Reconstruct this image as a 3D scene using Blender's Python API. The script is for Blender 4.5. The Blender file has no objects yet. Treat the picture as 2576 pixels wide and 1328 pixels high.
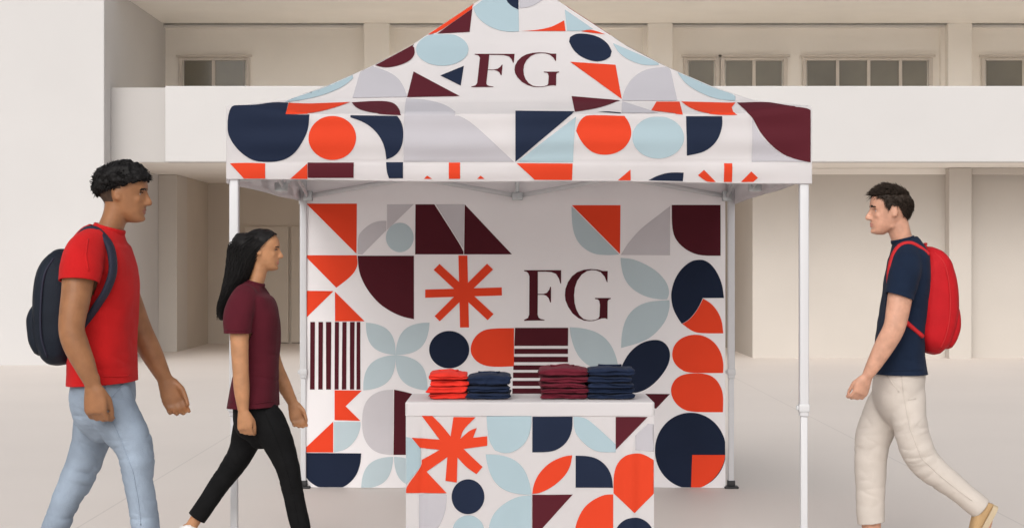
import bpy, bmesh, math, random
from mathutils import Vector, Matrix, noise
random.seed(7)
SC = bpy.context.scene
COL = SC.collection
R = math.radians

# ------------------------------------------------------------------ camera
F = 4317.0            # focal length in the units of the measured photograph (2576 wide)
CX, CY = 1288.0, 664.0
H = 1.43              # camera height
cd = bpy.data.cameras.new('camera'); cam = bpy.data.objects.new('camera', cd); COL.objects.link(cam)
cam.location = (0, 0, H); cam.rotation_euler = (R(90), 0, 0)
cd.sensor_width = 36; cd.lens = F / 2576 * 36; cd.clip_end = 500; cd.clip_start = .05
SC.camera = cam

# ------------------------------------------------------------------ light
SUN_EL, SUN_AZ = 38, 192      # overcast: high soft sun from behind the camera
w = bpy.data.worlds.new('World'); SC.world = w; w.use_nodes = True
nt = w.node_tree; nt.nodes.clear()
sky = nt.nodes.new('ShaderNodeTexSky'); sky.sky_type = 'NISHITA'; sky.sun_disc = False
sky.sun_elevation = R(SUN_EL); sky.sun_rotation = R(SUN_AZ); sky.dust_density = 6; sky.air_density = 1.0; sky.ozone_density = 1
hs = nt.nodes.new('ShaderNodeHueSaturation'); hs.inputs['Saturation'].default_value = .2   # overcast: nearly colourless sky
bg = nt.nodes.new('ShaderNodeBackground'); bg.inputs['Strength'].default_value = .15
wo = nt.nodes.new('ShaderNodeOutputWorld')
nt.links.new(sky.outputs[0], hs.inputs['Color']); nt.links.new(hs.outputs[0], bg.inputs[0]); nt.links.new(bg.outputs[0], wo.inputs[0])
sl = bpy.data.lights.new('sun', 'SUN'); sl.energy = 0.5; sl.angle = R(70); sl.color = (1, .965, .93)
so = bpy.data.objects.new('sun', sl); COL.objects.link(so)
az, el = R(SUN_AZ), R(SUN_EL)
sdir = Vector((math.sin(az) * math.cos(el), math.cos(az) * math.cos(el), math.sin(el)))
so.rotation_euler = sdir.to_track_quat('Z', 'Y').to_euler()
vs = SC.view_settings
vs.view_transform = 'Standard'; vs.look = 'None'; vs.gamma = 1; vs.exposure = -.16
vs.use_curve_mapping = False
SC.cycles.max_bounces = 16; SC.cycles.diffuse_bounces = 12

# ------------------------------------------------------------------ helpers
def at(px, py, Y):
    return Vector(((px - CX) * Y / F, Y, H + (CY - py) * Y / F))

def mat(name, col, rough=.7, bump=0, bscale=60, var=.05, vscale=3, metal=0, spec=.4, sheen=0, trans=0, sss=0, coat=0, aniso=None):
    m = bpy.data.materials.new(name); m.use_nodes = True
    n = m.node_tree.nodes; l = m.node_tree.links
    b = n['Principled BSDF']
    b.inputs['Roughness'].default_value = rough; b.inputs['Metallic'].default_value = metal
    b.inputs['Specular IOR Level'].default_value = spec
    if sheen: b.inputs['Sheen Weight'].default_value = sheen
    if coat: b.inputs['Coat Weight'].default_value = coat
    if sss:
        b.inputs['Subsurface Weight'].default_value = sss; b.inputs['Subsurface Radius'].default_value = (.012, .005, .003)
        b.inputs['Subsurface Scale'].default_value = 1.0
    tc = n.new('ShaderNodeTexCoord')
    nz = n.new('ShaderNodeTexNoise'); nz.inputs['Scale'].default_value = vscale; nz.inputs['Detail'].default_value = 6
    l.new(tc.outputs['Object'], nz.inputs['Vector'])
    mr = n.new('ShaderNodeMapRange'); mr.inputs[1].default_value = .3; mr.inputs[2].default_value = .7
    mr.inputs[3].default_value = 1 - var; mr.inputs[4].default_value = 1 + var
    l.new(nz.outputs[0], mr.inputs[0])
    mx = n.new('ShaderNodeVectorMath'); mx.operation = 'SCALE'; mx.inputs[0].default_value = col[:3]
    l.new(mr.outputs[0], mx.inputs['Scale']); l.new(mx.outputs[0], b.inputs['Base Color'])
    if bump:
        bz = n.new('ShaderNodeTexNoise'); bz.inputs['Scale'].default_value = bscale; bz.inputs['Detail'].default_value = 4
        if aniso:
            mp = n.new('ShaderNodeMapping'); mp.inputs['Scale'].default_value = aniso
            l.new(tc.outputs['Object'], mp.inputs[0]); l.new(mp.outputs[0], bz.inputs['Vector'])
        else: l.new(tc.outputs['Object'], bz.inputs['Vector'])
        bp = n.new('ShaderNodeBump'); bp.inputs['Strength'].default_value = bump; bp.inputs['Distance'].default_value = .01
        l.new(bz.outputs[0], bp.inputs['Height']); l.new(bp.outputs[0], b.inputs['Normal'])
    if trans:
        tr = n.new('ShaderNodeBsdfTranslucent'); l.new(mx.outputs[0], tr.inputs['Color'])
        ms = n.new('ShaderNodeMixShader'); ms.inputs[0].default_value = trans
        l.new(b.outputs[0], ms.inputs[1]); l.new(tr.outputs[0], ms.inputs[2]); l.new(ms.outputs[0], n['Material Output'].inputs[0])
    return m

class MB:
    """collects geometry for one mesh"""
    def __init__(s): s.v = []; s.f = []; s.m = []
    def add(s, vs, fs, m=0):
        o = len(s.v); s.v += [tuple(p) for p in vs]
        s.f += [tuple(i + o for i in f) for f in fs]; s.m += [m] * len(fs); return s
    def box(s, x0, x1, y0, y1, z0, z1, m=0, bev=0):
        if bev:
            bm = bmesh.new(); bmesh.ops.create_cube(bm, size=1)
            for v in bm.verts: v.co = Vector((x0 + (v.co.x + .5) * (x1 - x0), y0 + (v.co.y + .5) * (y1 - y0), z0 + (v.co.z + .5) * (z1 - z0)))
            bmesh.ops.bevel(bm, geom=bm.edges[:], offset=bev, segments=3, affect='EDGES', profile=.5)
            s.frombm(bm, m); bm.free(); return s
        vs_ = [(x, y, z) for x in (x0, x1) for y in (y0, y1) for z in (z0, z1)]
        return s.add(vs_, [(0, 1, 3, 2), (4, 6, 7, 5), (0, 4, 5, 1), (2, 3, 7, 6), (0, 2, 6, 4), (1, 5, 7, 3)], m)
    def frombm(s, bm, m=0):
        bm.verts.index_update()
        s.add([v.co.copy() for v in bm.verts], [[v.index for v in f.verts] for f in bm.faces], m)
    def rings(s, rs, m=0, cap=True):
        """rs: list of vertex rings (same length)"""
        n = len(rs[0]); vs_ = [p for r in rs for p in r]; fs = []
        for i in range(len(rs) - 1):
            for j in range(n):
                k = (j + 1) % n
                fs.append((i * n + j, i * n + k, (i + 1) * n + k, (i + 1) * n + j))
        if cap:
            c0 = sum((Vector(p) for p in rs[0]), Vector()) / n; c1 = sum((Vector(p) for p in rs[-1]), Vector()) / n
            vs_ += [c0, c1]; a = len(vs_) - 2
            for j in range(n):
                k = (j + 1) % n
                fs.append((a, k, j)); fs.append((a + 1, (len(rs) - 1) * n + j, (len(rs) - 1) * n + k))
        return s.add(vs_, fs, m)
    def loft(s, secs, n=24, ex=2.0, m=0, lat=Vector((0, 1, 0)), rnd=True):
        """secs: (centre, half depth, half width) - ellipses across a path, width along lat"""
        secs = densify(secs)
        rs = []
        N = len(secs)
        for i, (c, a, b) in enumerate(secs):
            t = (secs[min(i + 1, N - 1)][0] - secs[max(i - 1, 0)][0]).normalized()
            L = (lat - t * lat.dot(t)).normalized(); D = L.cross(t).normalized()
            def ring(c, a, b):
                r = []
                for j in range(n):
                    th = 2 * math.pi * j / n; cs, sn = math.cos(th), math.sin(th)
                    r.append(c + D * a * math.copysign(abs(cs) ** (2 / ex), cs) + L * b * math.copysign(abs(sn) ** (2 / ex), sn))
                return r
            if rnd and i == 0:
                q = min(a, b) * .6
                rs.append(ring(c - t * q, a * .35, b * .35)); rs.append(ring(c - t * q * .7, a * .75, b * .75))
            rs.append(ring(c, a, b))
            if rnd and i == N - 1:
                q = min(a, b) * .6
                rs.append(ring(c + t * q * .7, a * .75, b * .75)); rs.append(ring(c + t * q, a * .35, b * .35))
        return s.rings(rs, m)
    def tube(s, pts, rad, n=8, m=0, flat=None):
        """round (or flattened) tube; rad number or list"""
        pts = [Vector(p) for p in pts]; N = len(pts)
        if not isinstance(rad, (list, tuple)): rad = [rad] * N
        ref = Vector((0, 1, 0)) if flat is None else flat
        rs = []; prev = None
        for i in range(N):
            t = (pts[min(i + 1, N - 1)] - pts[max(i - 1, 0)]).normalized()
            u = ref - t * ref.dot(t) if prev is None or flat is not None else prev - t * prev.dot(t)
            if u.length < 1e-4: u = Vector((1, .3, .2)) - t * Vector((1, .3, .2)).dot(t)
            u.normalize(); prev = u; v = t.cross(u)
            rr = rad[i]; ru, rv = rr if isinstance(rr, tuple) else (rr, rr)
            rs.append([pts[i] + u * ru * math.cos(2 * math.pi * j / n) + v * rv * math.sin(2 * math.pi * j / n) for j in range(n)])
        return s.rings(rs, m)
    def ball(s, c, r, n=12, m=0, rot=None):
        r = r if isinstance(r, (list, tuple, Vector)) else (r, r, r); rs = []
        for i in range(1, n):
            ph = math.pi * i / n
            ring = []
            for j in range(n * 2):
                th = math.pi * j / n
                p = Vector((r[0] * math.sin(ph) * math.cos(th), r[1] * math.sin(ph) * math.sin(th), r[2] * math.cos(ph)))
                if rot: p = rot @ p
                ring.append(Vector(c) + p)
            rs.append(ring)
        return s.rings(rs, m)
    def build(s, name, mats, parent=None, smooth=False, bev=0):
        me = bpy.data.meshes.new(name); me.from_pydata(s.v, [], s.f)
        mats = mats if isinstance(mats, (list, tuple)) else [mats]
        for m in mats: me.materials.append(m)
        me.polygons.foreach_set('material_index', s.m)
        me.polygons.foreach_set('use_smooth', [smooth] * len(s.f))
        bm = bmesh.new(); bm.from_mesh(me); bmesh.ops.recalc_face_normals(bm, faces=bm.faces[:]); bm.to_mesh(me); bm.free()
        o = bpy.data.objects.new(name, me); COL.objects.link(o)
        if parent:
            o.parent = parent
            o.location = -parent.location      # parts are modelled in world space
        if bev:
            b = o.modifiers.new('bevel', 'BEVEL'); b.width = bev; b.segments = 2; b.limit_method = 'ANGLE'
        return o

def densify(secs, k=4):
    """Catmull-Rom through the sections"""
    if len(secs) < 3: return secs
    def cr(a, b, c, d, t): return .5 * ((2 * b) + (c - a) * t + (2 * a - 5 * b + 4 * c - d) * t * t + (3 * b - a - 3 * c + d) * t ** 3)
    out = []; N = len(secs)
    for i in range(N - 1):
        p = [secs[max(i - 1, 0)], secs[i], secs[i + 1], secs[min(i + 2, N - 1)]]
        for q in range(k):
            t = q / k
            out.append(tuple(cr(p[0][j], p[1][j], p[2][j], p[3][j], t) for j in range(3)))
    out.append(secs[-1]); return out

def tag(o, label, cat, group=None):
    o['label'] = label; o['category'] = cat
    if group: o['group'] = group
    return o
def thing(name, loc, label, cat, group=None):
    o = bpy.data.objects.new(name, None); COL.objects.link(o); o.location = loc; o.empty_display_size = .2
    return tag(o, label, cat, group)
def structure(o): o['kind'] = 'structure'; return o

def remesh(mb, vox, smooth=4):
    """voxel union of everything in mb -> bmesh"""
    me = bpy.data.meshes.new('tmp'); me.from_pydata(mb.v, [], mb.f)
    bm = bmesh.new(); bm.from_mesh(me); bmesh.ops.recalc_face_normals(bm, faces=bm.faces[:]); bm.to_mesh(me); bm.free()
    o = bpy.data.objects.new('tmp', me); COL.objects.link(o)
    r = o.modifiers.new('r', 'REMESH'); r.mode = 'VOXEL'; r.voxel_size = vox; r.adaptivity = 0
    if smooth:
        sm = o.modifiers.new('s', 'SMOOTH'); sm.factor = .5; sm.iterations = smooth
    dg = bpy.context.evaluated_depsgraph_get(); dg.update()
    em = bpy.data.meshes.new_from_object(o.evaluated_get(dg))
    bm = bmesh.new(); bm.from_mesh(em)
    bpy.data.objects.remove(o); bpy.data.meshes.remove(me); bpy.data.meshes.remove(em)
    bm.normal_update()
    return bm
def bm_object(bm, name, mats, parent=None, smooth=True, thick=0):
    me = bpy.data.meshes.new(name); bm.to_mesh(me); bm.free()
    for m in (mats if isinstance(mats, (list, tuple)) else [mats]): me.materials.append(m)
    me.polygons.foreach_set('use_smooth', [smooth] * len(me.polygons))
    o = bpy.data.objects.new(name, me); COL.objects.link(o)
    if parent: o.parent = parent; o.location = -parent.location
    if thick:
        s = o.modifiers.new('thickness', 'SOLIDIFY'); s.thickness = thick; s.offset = -1
    return o
def sstep(a, b, x):
    t = max(0, min(1, (x - a) / (b - a))); return t * t * (3 - 2 * t)

# ------------------------------------------------------------------ materials
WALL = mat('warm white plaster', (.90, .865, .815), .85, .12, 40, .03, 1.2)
WALL_SHADED = mat('soffit shaded plaster', (.55, .51, .465), .85, .1, 40, .03, .8)  # ground floor: soffit shade put into the colour as an even darkening
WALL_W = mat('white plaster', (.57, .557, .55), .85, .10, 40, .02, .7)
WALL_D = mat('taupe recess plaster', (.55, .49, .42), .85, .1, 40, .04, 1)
TRIM = mat('window frame paint', (.62, .57, .52), .5)
GLASS = mat('window glass', (.17, .155, .12), .12, 0, spec=.5, var=.25, vscale=.7)
ALU = mat('white powder coated aluminium', (.60, .60, .615), .35, spec=.5, var=.02)
STEEL = mat('grey steel fitting', (.48, .50, .51), .35, metal=.6, var=.1, vscale=30)
PLAST = mat('white plastic clamp', (.58, .58, .59), .4)
RUBBER = mat('black rubber foot', (.03, .03, .032), .6)
fb = dict(rough=.75, bump=.06, bscale=500, spec=.12)
CLOTH = [mat('white polyester', (.80, .775, .78), var=.025, vscale=2, trans=.40, **fb),
         mat('orange red print', (.62, .050, .017), var=.04, vscale=3, **fb),
         mat('navy print', (.012, .019, .042), var=.08, vscale=3, **fb),
         mat('maroon print', (.080, .011, .018), var=.06, vscale=3, **fb),
         mat('pale blue print', (.345, .445, .49), var=.03, vscale=3, **fb),
         mat('pale grey print', (.44, .425, .455), var=.03, vscale=3, **fb)]
WHITE2 = mat('white polyester lightened', (.90, .875, .885), var=.02, vscale=2, trans=.10, **fb)  # rear wall: canopy cloth and prints lightened to offset the shade inside the tent
CLOTH2 = [WHITE2, mat('orange red print lightened', (.80, .062, .022), var=.04, vscale=3, **fb)] + CLOTH[2:4] + [mat('pale blue print lightened', (.50, .60, .64), var=.03, vscale=3, **fb),
         mat('pale grey print lightened', (.60, .575, .60), var=.03, vscale=3, **fb)]
W_, O_, N_, M_, B_, G_ = range(6)

# ------------------------------------------------------------------ ground
GR = bpy.data.materials.new('pale paving'); GR.use_nodes = True
n = GR.node_tree.nodes; l = GR.node_tree.links; b = n['Principled BSDF']; b.inputs['Roughness'].default_value = .55
b.inputs['Specular IOR Level'].default_value = .35
tc = n.new('ShaderNodeTexCoord'); sx = n.new('ShaderNodeSeparateXYZ'); l.new(tc.outputs['Object'], sx.inputs[0])
def math_(op, a, b_):
    q = n.new('ShaderNodeMath'); q.operation = op
    for i, v in enumerate((a, b_)):
        if isinstance(v, (int, float)): q.inputs[i].default_value = v
        else: l.new(v, q.inputs[i])
    return q.outputs[0]
xx = math_('ADD', sx.outputs[0], 2.36 + 5.16 * 20)
pg = math_('PINGPONG', xx, 2.58)
joint = math_('LESS_THAN', pg, .006)
yy = math_('ADD', sx.outputs[1], 1.9 + 7.0 * 20)
pg2 = math_('PINGPONG', yy, 7.0)
nz = n.new('ShaderNodeTexNoise'); nz.inputs['Scale'].default_value = .35; nz.inputs['Detail'].default_value = 8
nz2 = n.new('ShaderNodeTexNoise'); nz2.inputs['Scale'].default_value = 120; nz2.inputs['Detail'].default_value = 3
l.new(tc.outputs['Object'], nz.inputs[0]); l.new(tc.outputs['Object'], nz2.inputs[0])
k = math_('MULTIPLY_ADD', nz.outputs[0], .16); k.node.inputs[2].default_value = .92
k2 = math_('MULTIPLY_ADD', nz2.outputs[0], .06); k2.node.inputs[2].default_value = -.03
k = math_('ADD', k, k2)
jj = math_('MULTIPLY', joint, .14); k = math_('SUBTRACT', k, jj)
sc = n.new('ShaderNodeVectorMath'); sc.operation = 'SCALE'; sc.inputs[0].default_value = (.69, .63, .585)
l.new(k, sc.inputs['Scale']); l.new(sc.outputs[0], b.inputs['Base Color'])
bp = n.new('ShaderNodeBump'); bp.inputs['Strength'].default_value = .15; bp.inputs['Distance'].default_value = .004
l.new(nz2.outputs[0], bp.inputs['Height']); l.new(bp.outputs[0], b.inputs['Normal'])
g = MB().add([(-90, -60, 0), (90, -60, 0), (90, 120, 0), (-90, 120, 0)], [(0, 1, 2, 3)]).build('ground', GR)
structure(g)

# ------------------------------------------------------------------ building
XL = -5.775                      # inner face of the left block
YP, YB = 24.5, 28.6              # balcony parapet front, loggia back wall
ZS, ZP, ZC = 2.883, 3.968, 5.398 # soffit, parapet top, loggia ceiling
blk = MB().box(-30, XL, 24.3, 33, -.3, 9.0).build('plaster_wall', WALL_W, bev=.012)
tag(blk, 'tall blank bright white plaster block at the far left edge', 'wall')

bld = thing('balcony_building', (3, 28, 0), 'two storey cream building with long white balcony parapet behind the tent', 'building')
XR = 24
def X(px, Y): return (px - CX) * Y / F
# walls
m = MB()
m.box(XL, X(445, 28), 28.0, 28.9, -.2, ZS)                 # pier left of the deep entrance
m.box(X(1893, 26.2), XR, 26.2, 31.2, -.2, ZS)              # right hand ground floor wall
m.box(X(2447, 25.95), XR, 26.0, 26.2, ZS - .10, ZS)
m.build('wall', WALL_SHADED, bld, bev=.01)
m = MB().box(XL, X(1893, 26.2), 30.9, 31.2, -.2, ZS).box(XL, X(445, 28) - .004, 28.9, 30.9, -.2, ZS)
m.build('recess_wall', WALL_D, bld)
m = MB().box(XL, XR, YB, 29.0, 3.05, 6.3); m.build('upper_wall', WALL, bld)
# slabs
m = MB().box(XL, XR, 24.72, 31.2, ZS + .003, 3.05); m.build('balcony_floor', WALL, bld)
m = MB().box(XL, XR, 24.9, 29.0, ZC, ZC + .5); m.build('roof_soffit', WALL, bld, bev=.01)
xs = X(415, YP)
m = MB().box(xs, XR, YP, 24.72, ZS, ZP).build('parapet', WALL_W, bld, bev=.015)
m = MB().box(XL, xs, YP + .2, 24.9, ZS + .006, ZP - .002).build('parapet_return', mat('shade toned plaster', (.47, .45, .435), .85, .1, 40, .02, .7), bld, bev=.01)  # left piece of the parapet, its shade painted in as a greyer tone
# pilasters upstairs and their header steps
pl = [(915, 980), (1630, 1692), (2385, 2445)]
for a, c in pl:
    MB().box(X(a, 28.3), X(c, 28.3), 28.3, YB, 3.05, ZC).build('pilaster', WALL, bld, bev=.012)
ends = [XL] + [v for a, c in pl for v in (X(a, 28.3), X(c, 28.3))] + [XR]
zh1 = H + (CY - 52) * 28.3 / F; zh2 = H + (CY - 70) * 28.45 / F
for i in range(0, len(ends), 2):
    MB().box(ends[i], ends[i + 1], 28.36, YB, zh1, ZC).box(ends[i], ends[i + 1], 28.47, YB, zh2, zh1).build('lintel', WALL, bld)
    # stepped jambs of the wall panel
    if i: MB().box(ends[i], ends[i] + .07, 28.5, YB, 3.05, zh2).build('panel_trim', WALL, bld)
    if i < 6: MB().box(ends[i + 1] - .07, ends[i + 1], 28.5, YB, 3.05, zh2).build('panel_trim', WALL, bld)
# ground floor pilasters
for a, c in [(2390, 2447), (3020, 3077)]:
    MB().box(X(a, 25.9), X(c, 25.9), 25.95, 26.2, -.1, ZS).build('pilaster', WALL_SHADED, bld, bev=.012)
MB().box(X(1893, 26.2), X(2390, 25.95), 26.165, 26.2, ZS - .09, ZS).build('wall_trim', WALL, bld)
# windows
def window(pxs, y0=147, extra=0):
    za = H + (CY - y0) * YB / F; zb = 3.72
    x0, x1 = X(pxs[0], YB), X(pxs[-1], YB); t = .045
    f = MB().box(x0 - .02, x0 + t, YB - .05, YB - .002, zb, za).box(x1 - t, x1 + .02, YB - .05, YB - .002, zb, za)
    f.box(x0 + t, x1 - t, YB - .05, YB - .002, za - t, za).box(x0 + t, x1 - t, YB - .05, YB - .002, zb, zb + t)
    for p in pxs[1:-1]: f.box(X(p, YB) - .028, X(p, YB) + .028, YB - .045, YB - .002, zb + t, za - t)
    f.box(x0 - .06, x1 + .06, YB - .07, YB - .052, za + .012, za + .05)
    f = f.build('window', TRIM, bld, bev=.004)
    q = [x0 + t] + [X(p, YB) for p in pxs[1:-1]] + [x1 - t]
    for a, c in zip(q[:-1], q[1:]):
        pn = MB().box(a + .028, c - .028, YB - .022, YB - .01, zb + t, za - t).build('pane', GLASS, bld)
        pn.parent = f; pn.location = (0, 0, 0)
window([453, 538, 627]); window([1640 + 82, 1806]); window([1815, 1896, 1977]); window([2020, 2106, 2184, 2264, 2342]); window([2470, 2574, 2680])
# entrance doors at the back of the recess
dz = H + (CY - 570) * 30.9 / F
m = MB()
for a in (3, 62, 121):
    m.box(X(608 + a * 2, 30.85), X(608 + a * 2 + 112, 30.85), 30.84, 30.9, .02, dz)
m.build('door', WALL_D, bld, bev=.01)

# ------------------------------------------------------------------ printed graphics (measured in zoomed crops of the photo)
def zoomer(x0, y0, k): return lambda p: ((x0 + p[0] * k) / 1.04503, (y0 + p[1] * k) / 1.04503)
ZA = zoomer(580, 0, .39158); ZB = zoomer(1340, 0, .39161); ZCc = zoomer(760, 500, .30120)
ZD = zoomer(1320, 500, .30118); ZE = zoomer(760, 880, .38241); ZF = zoomer(1320, 880, .38255)
ID = lambda p: p
def ell(cx, cy, rx, ry, n=40, y0=None):
    return [(cx + rx * math.cos(2 * math.pi * i / n), cy + ry * math.sin(2 * math.pi * i / n)) if y0 is None else
            (cx + rx * math.cos(2 * math.pi * i / n), max(y0, cy + ry * math.sin(2 * math.pi * i / n))) for i in range(n)]
def leaf(a, b, k=.26, n=10):
    a, b = Vector(a), Vector(b); d = b - a; p = Vector((-d.y, d.x))
    up = [a + d * (i / n) + p * k * math.sin(math.pi * i / n) ** .9 for i in range(n)]
    dn = [b - d * (i / n) - p * k * math.sin(math.pi * i / n) ** .9 for i in range(n)]
    return [tuple(v) for v in up + dn]
def smooth_poly(pts, it=1, ang=38):
    """round the soft corners of a hand measured outline, keep the sharp ones"""
    for _ in range(it):
        out = []; N = len(pts)
        for i in range(N):
            a, b_, c = Vector(pts[i - 1]), Vector(pts[i]), Vector(pts[(i + 1) % N])
            u, v = b_ - a, c - b_
            if u.length < 1e-6 or v.length < 1e-6: continue
            if abs(u.angle_signed(v, 0)) < R(ang):
                out += [tuple(b_ - u * .25), tuple(b_ + v * .25)]
            else: out.append(tuple(b_))
        pts = out
    return pts
def decal(mb, mp, zf, pts, m, layer=0, grid=14, fold=None, soft=True):
    if soft: pts = smooth_poly(pts, 2)
    pts = [zf(p) for p in pts]
    if fold: pts = [(x, y - fold(x)) for x, y in pts]
    bm = bmesh.new()
    try: f = bm.faces.new([bm.verts.new((x, y, 0)) for x, y in pts])
    except ValueError: return
    bm.normal_update(); bmesh.ops.triangulate(bm, faces=[f], ngon_method='EAR_CLIP')
    xs = [p[0] for p in pts]; ys = [p[1] for p in pts]
    def cut(co, no): bmesh.ops.bisect_plane(bm, geom=bm.verts[:] + bm.edges[:] + bm.faces[:], plane_co=co, plane_no=no, dist=1e-5)
    g = grid
    for i in range(math.ceil(min(xs) / g), int(max(xs) // g) + 1): cut((i * g, 0, 0), (1, 0, 0))
    for i in range(math.ceil(min(ys) / g), int(max(ys) // g) + 1): cut((0, i * g, 0), (0, 1, 0))
    bm.verts.index_update(); vs_ = []
    for v in bm.verts:
        x, y = v.co.x, v.co.y
        if fold: y += fold(x)
        p, nr = mp(x, y); vs_.append(p + nr * (.0022 + .0012 * layer))
    mb.add(vs_, [[v.index for v in f.verts] for f in bm.faces], m); bm.free()

FGF = [(192,698),(515,698),(515,815),(508,815),(495,770),(470,730),(430,715),(380,711),(312,711),(312,905),(360,905),(390,895),(410,870),(420,842),(427,842),(427,980),(420,980),(405,940),(385,920),(360,912),(312,912),(310,1085),(318,1110),(335,1122),(370,1130),(370,1136),(192,1138),(192,1130),(225,1115),(236,1085),(238,750),(228,725),(215,712),(192,706)]
FGG = [(922,705),(920,802),(913,800),(895,755),(860,715),(820,700),(780,697),(740,705),(695,735),(655,790),(635,850),(628,915),(632,980),(648,1040),(675,1090),(710,1122),(745,1133),(780,1135),(815,1130),(840,1118),(850,1100),(854,1000),(848,965),(835,953),(810,948),(810,940),(948,940),(948,948),(930,955),(922,970),(920,1125),(900,1117),(870,1118),(840,1128),(800,1140),(760,1142),(715,1137),(665,1115),(615,1075),(575,1015),(553,960),(548,915),(553,860),(575,800),(610,750),(655,715),(710,695),(770,688),(830,692),(880,705)]

# ------------------------------------------------------------------ canopy tent
TX, TY, TW = .034, 9.6, 1.40          # centre and half width of the canopy
tent = thing('canopy_tent', (TX, TY, 0), 'white pop-up canopy tent printed with geometric shapes and FG letters', 'tent')
PROF = [(0, 2.146), (.09, 2.182), (.18, 2.222), (.28, 2.30), (.39, 2.39), (.47, 2.457), (.60, 2.582), (.65, 2.642), (.82, 2.838), (.86, 2.885), (.94, 2.985), (1, 3.05)]
def prof(t):
    t = max(0, min(1, t))
    for (a, za), (b_, zb) in zip(PROF[:-1], PROF[1:]):
        if t <= b_: return za + (zb - za) * (t - a) / (b_ - a)
    return PROF[-1][1]
def roofZ(u, t):
    z = prof(t) + .036 * sstep(.70, .99, abs(u)) * max(0, 1 - t / .3)
    z -= .012 * (1 - u * u) * math.sin(math.pi * min(1, t / .9)) * (t > .18)   # the panel sags a little between the hips
    return z
def valY(X_, Z):
    x = X_ - TX
    s = (2.146 - Z) / .32
    y = TY - TW
    y -= .012 * math.sin(math.pi * max(0, min(1, s * 1.2))) * (1 - (x / TW) ** 6)
    y += .0045 * math.sin(Z * 46 + 1.6 * noise.noise(Vector((x * 1.3, 0, 2)))) * (1 + noise.noise(Vector((x * 2, Z * 3, 5))))
    y += .010 * noise.noise(Vector((x * 1.4, Z * 6, 1)))
    zs = Z - (1.43 + (CY - 408) * 8.2 / F); y += .004 * math.exp(-(zs / .006) ** 2)
    return y + (TY - TW + .002 - y) * abs(x / TW) ** 12
def zbot(x): return 1.826 - .006 * x + .003 * math.sin(x * 4)
def roofP(u, t):
    return Vector((TX + TW * u * (1 - t), TY - TW + TW * t, roofZ(u, t)))
def fold_px(px):
    X_ = (px - CX) * 8.2 / F - TX
    return CY - (roofZ(max(-1, min(1, X_ / TW)), 0) - H) * F / 8.2
def canopy_map(px, py):
    q = at(px, py, 8.2); x = max(-TW + .007, min(TW - .007, q.x - TX)); zt = roofZ(x / TW, 0)
    if py >= fold_px(px) - 1e-6:
        z = max(q.z, zbot(x) + .001); z = min(z, zt)
        k = sstep(0, .03, zt - z)
        y = (TY - TW) * (1 - k) + valY(TX + x, z) * k
        return Vector((TX + x, y, z)), Vector((0, -1, 0))
    lo, hi = 0.0, 1.0
    for _ in range(40):
        t = (lo + hi) / 2; Y = TY - TW + TW * t
        X_ = (px - CX) * Y / F - TX; u = X_ / max(1e-4, TW * (1 - t))
        if CY - (roofZ(max(-1, min(1, u)), t) - H) * F / Y > py: lo = t
        else: hi = t
    return roofP(max(-.986, min(.986, u)), t), Vector((0, -.8, 1.2))

mb = MB()
NU, NT = 96, 50
vs_ = [roofP(-1 + 2 * i / NU, j / NT) for j in range(NT + 1) for i in range(NU + 1)]
mb.add(vs_, [(j * (NU + 1) + i, j * (NU + 1) + i + 1, (j + 1) * (NU + 1) + i + 1, (j + 1) * (NU + 1) + i) for j in range(NT) for i in range(NU)], W_)
NV = 36; vs_ = []
for j in range(NV + 1):
    for i in range(NU + 1):
        u = -1 + 2 * i / NU; x = u * TW; zt = roofZ(u, 0); z = zt + (zbot(x) - zt) * j / NV
        k = sstep(0, .03, zt - z)
        vs_.append(Vector((TX + x, (TY - TW) * (1 - k) + valY(TX + x, z) * k, z)))
mb.add(vs_, [(j * (NU + 1) + i, (j + 1) * (NU + 1) + i, (j + 1) * (NU + 1) + i + 1, j * (NU + 1) + i + 1) for j in range(NV) for i in range(NU)], W_)
mb.add([v + Vector((0, .012, 0)) for v in vs_], [(j * (NU + 1) + i, j * (NU + 1) + i + 1, (j + 1) * (NU + 1) + i + 1, (j + 1) * (NU + 1) + i) for j in range(NV) for i in range(1, NU - 1)], W_)   # lining
# folded hem
vs_ = []
for i in range(NU + 1):
    u = -1 + 2 * i / NU; x = u * TW; y = valY(TX + x, zbot(x))
    vs_ += [(TX + x, y - .002, zbot(x)), (TX + x, y + .006, zbot(x) - .004), (TX + x, y + .010, zbot(x) + .02)]
mb.add(vs_, [(3 * i + a, 3 * i + 3 + a, 3 * i + 4 + a, 3 * i + 1 + a) for i in range(NU) for a in (0, 1)], W_)

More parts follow.
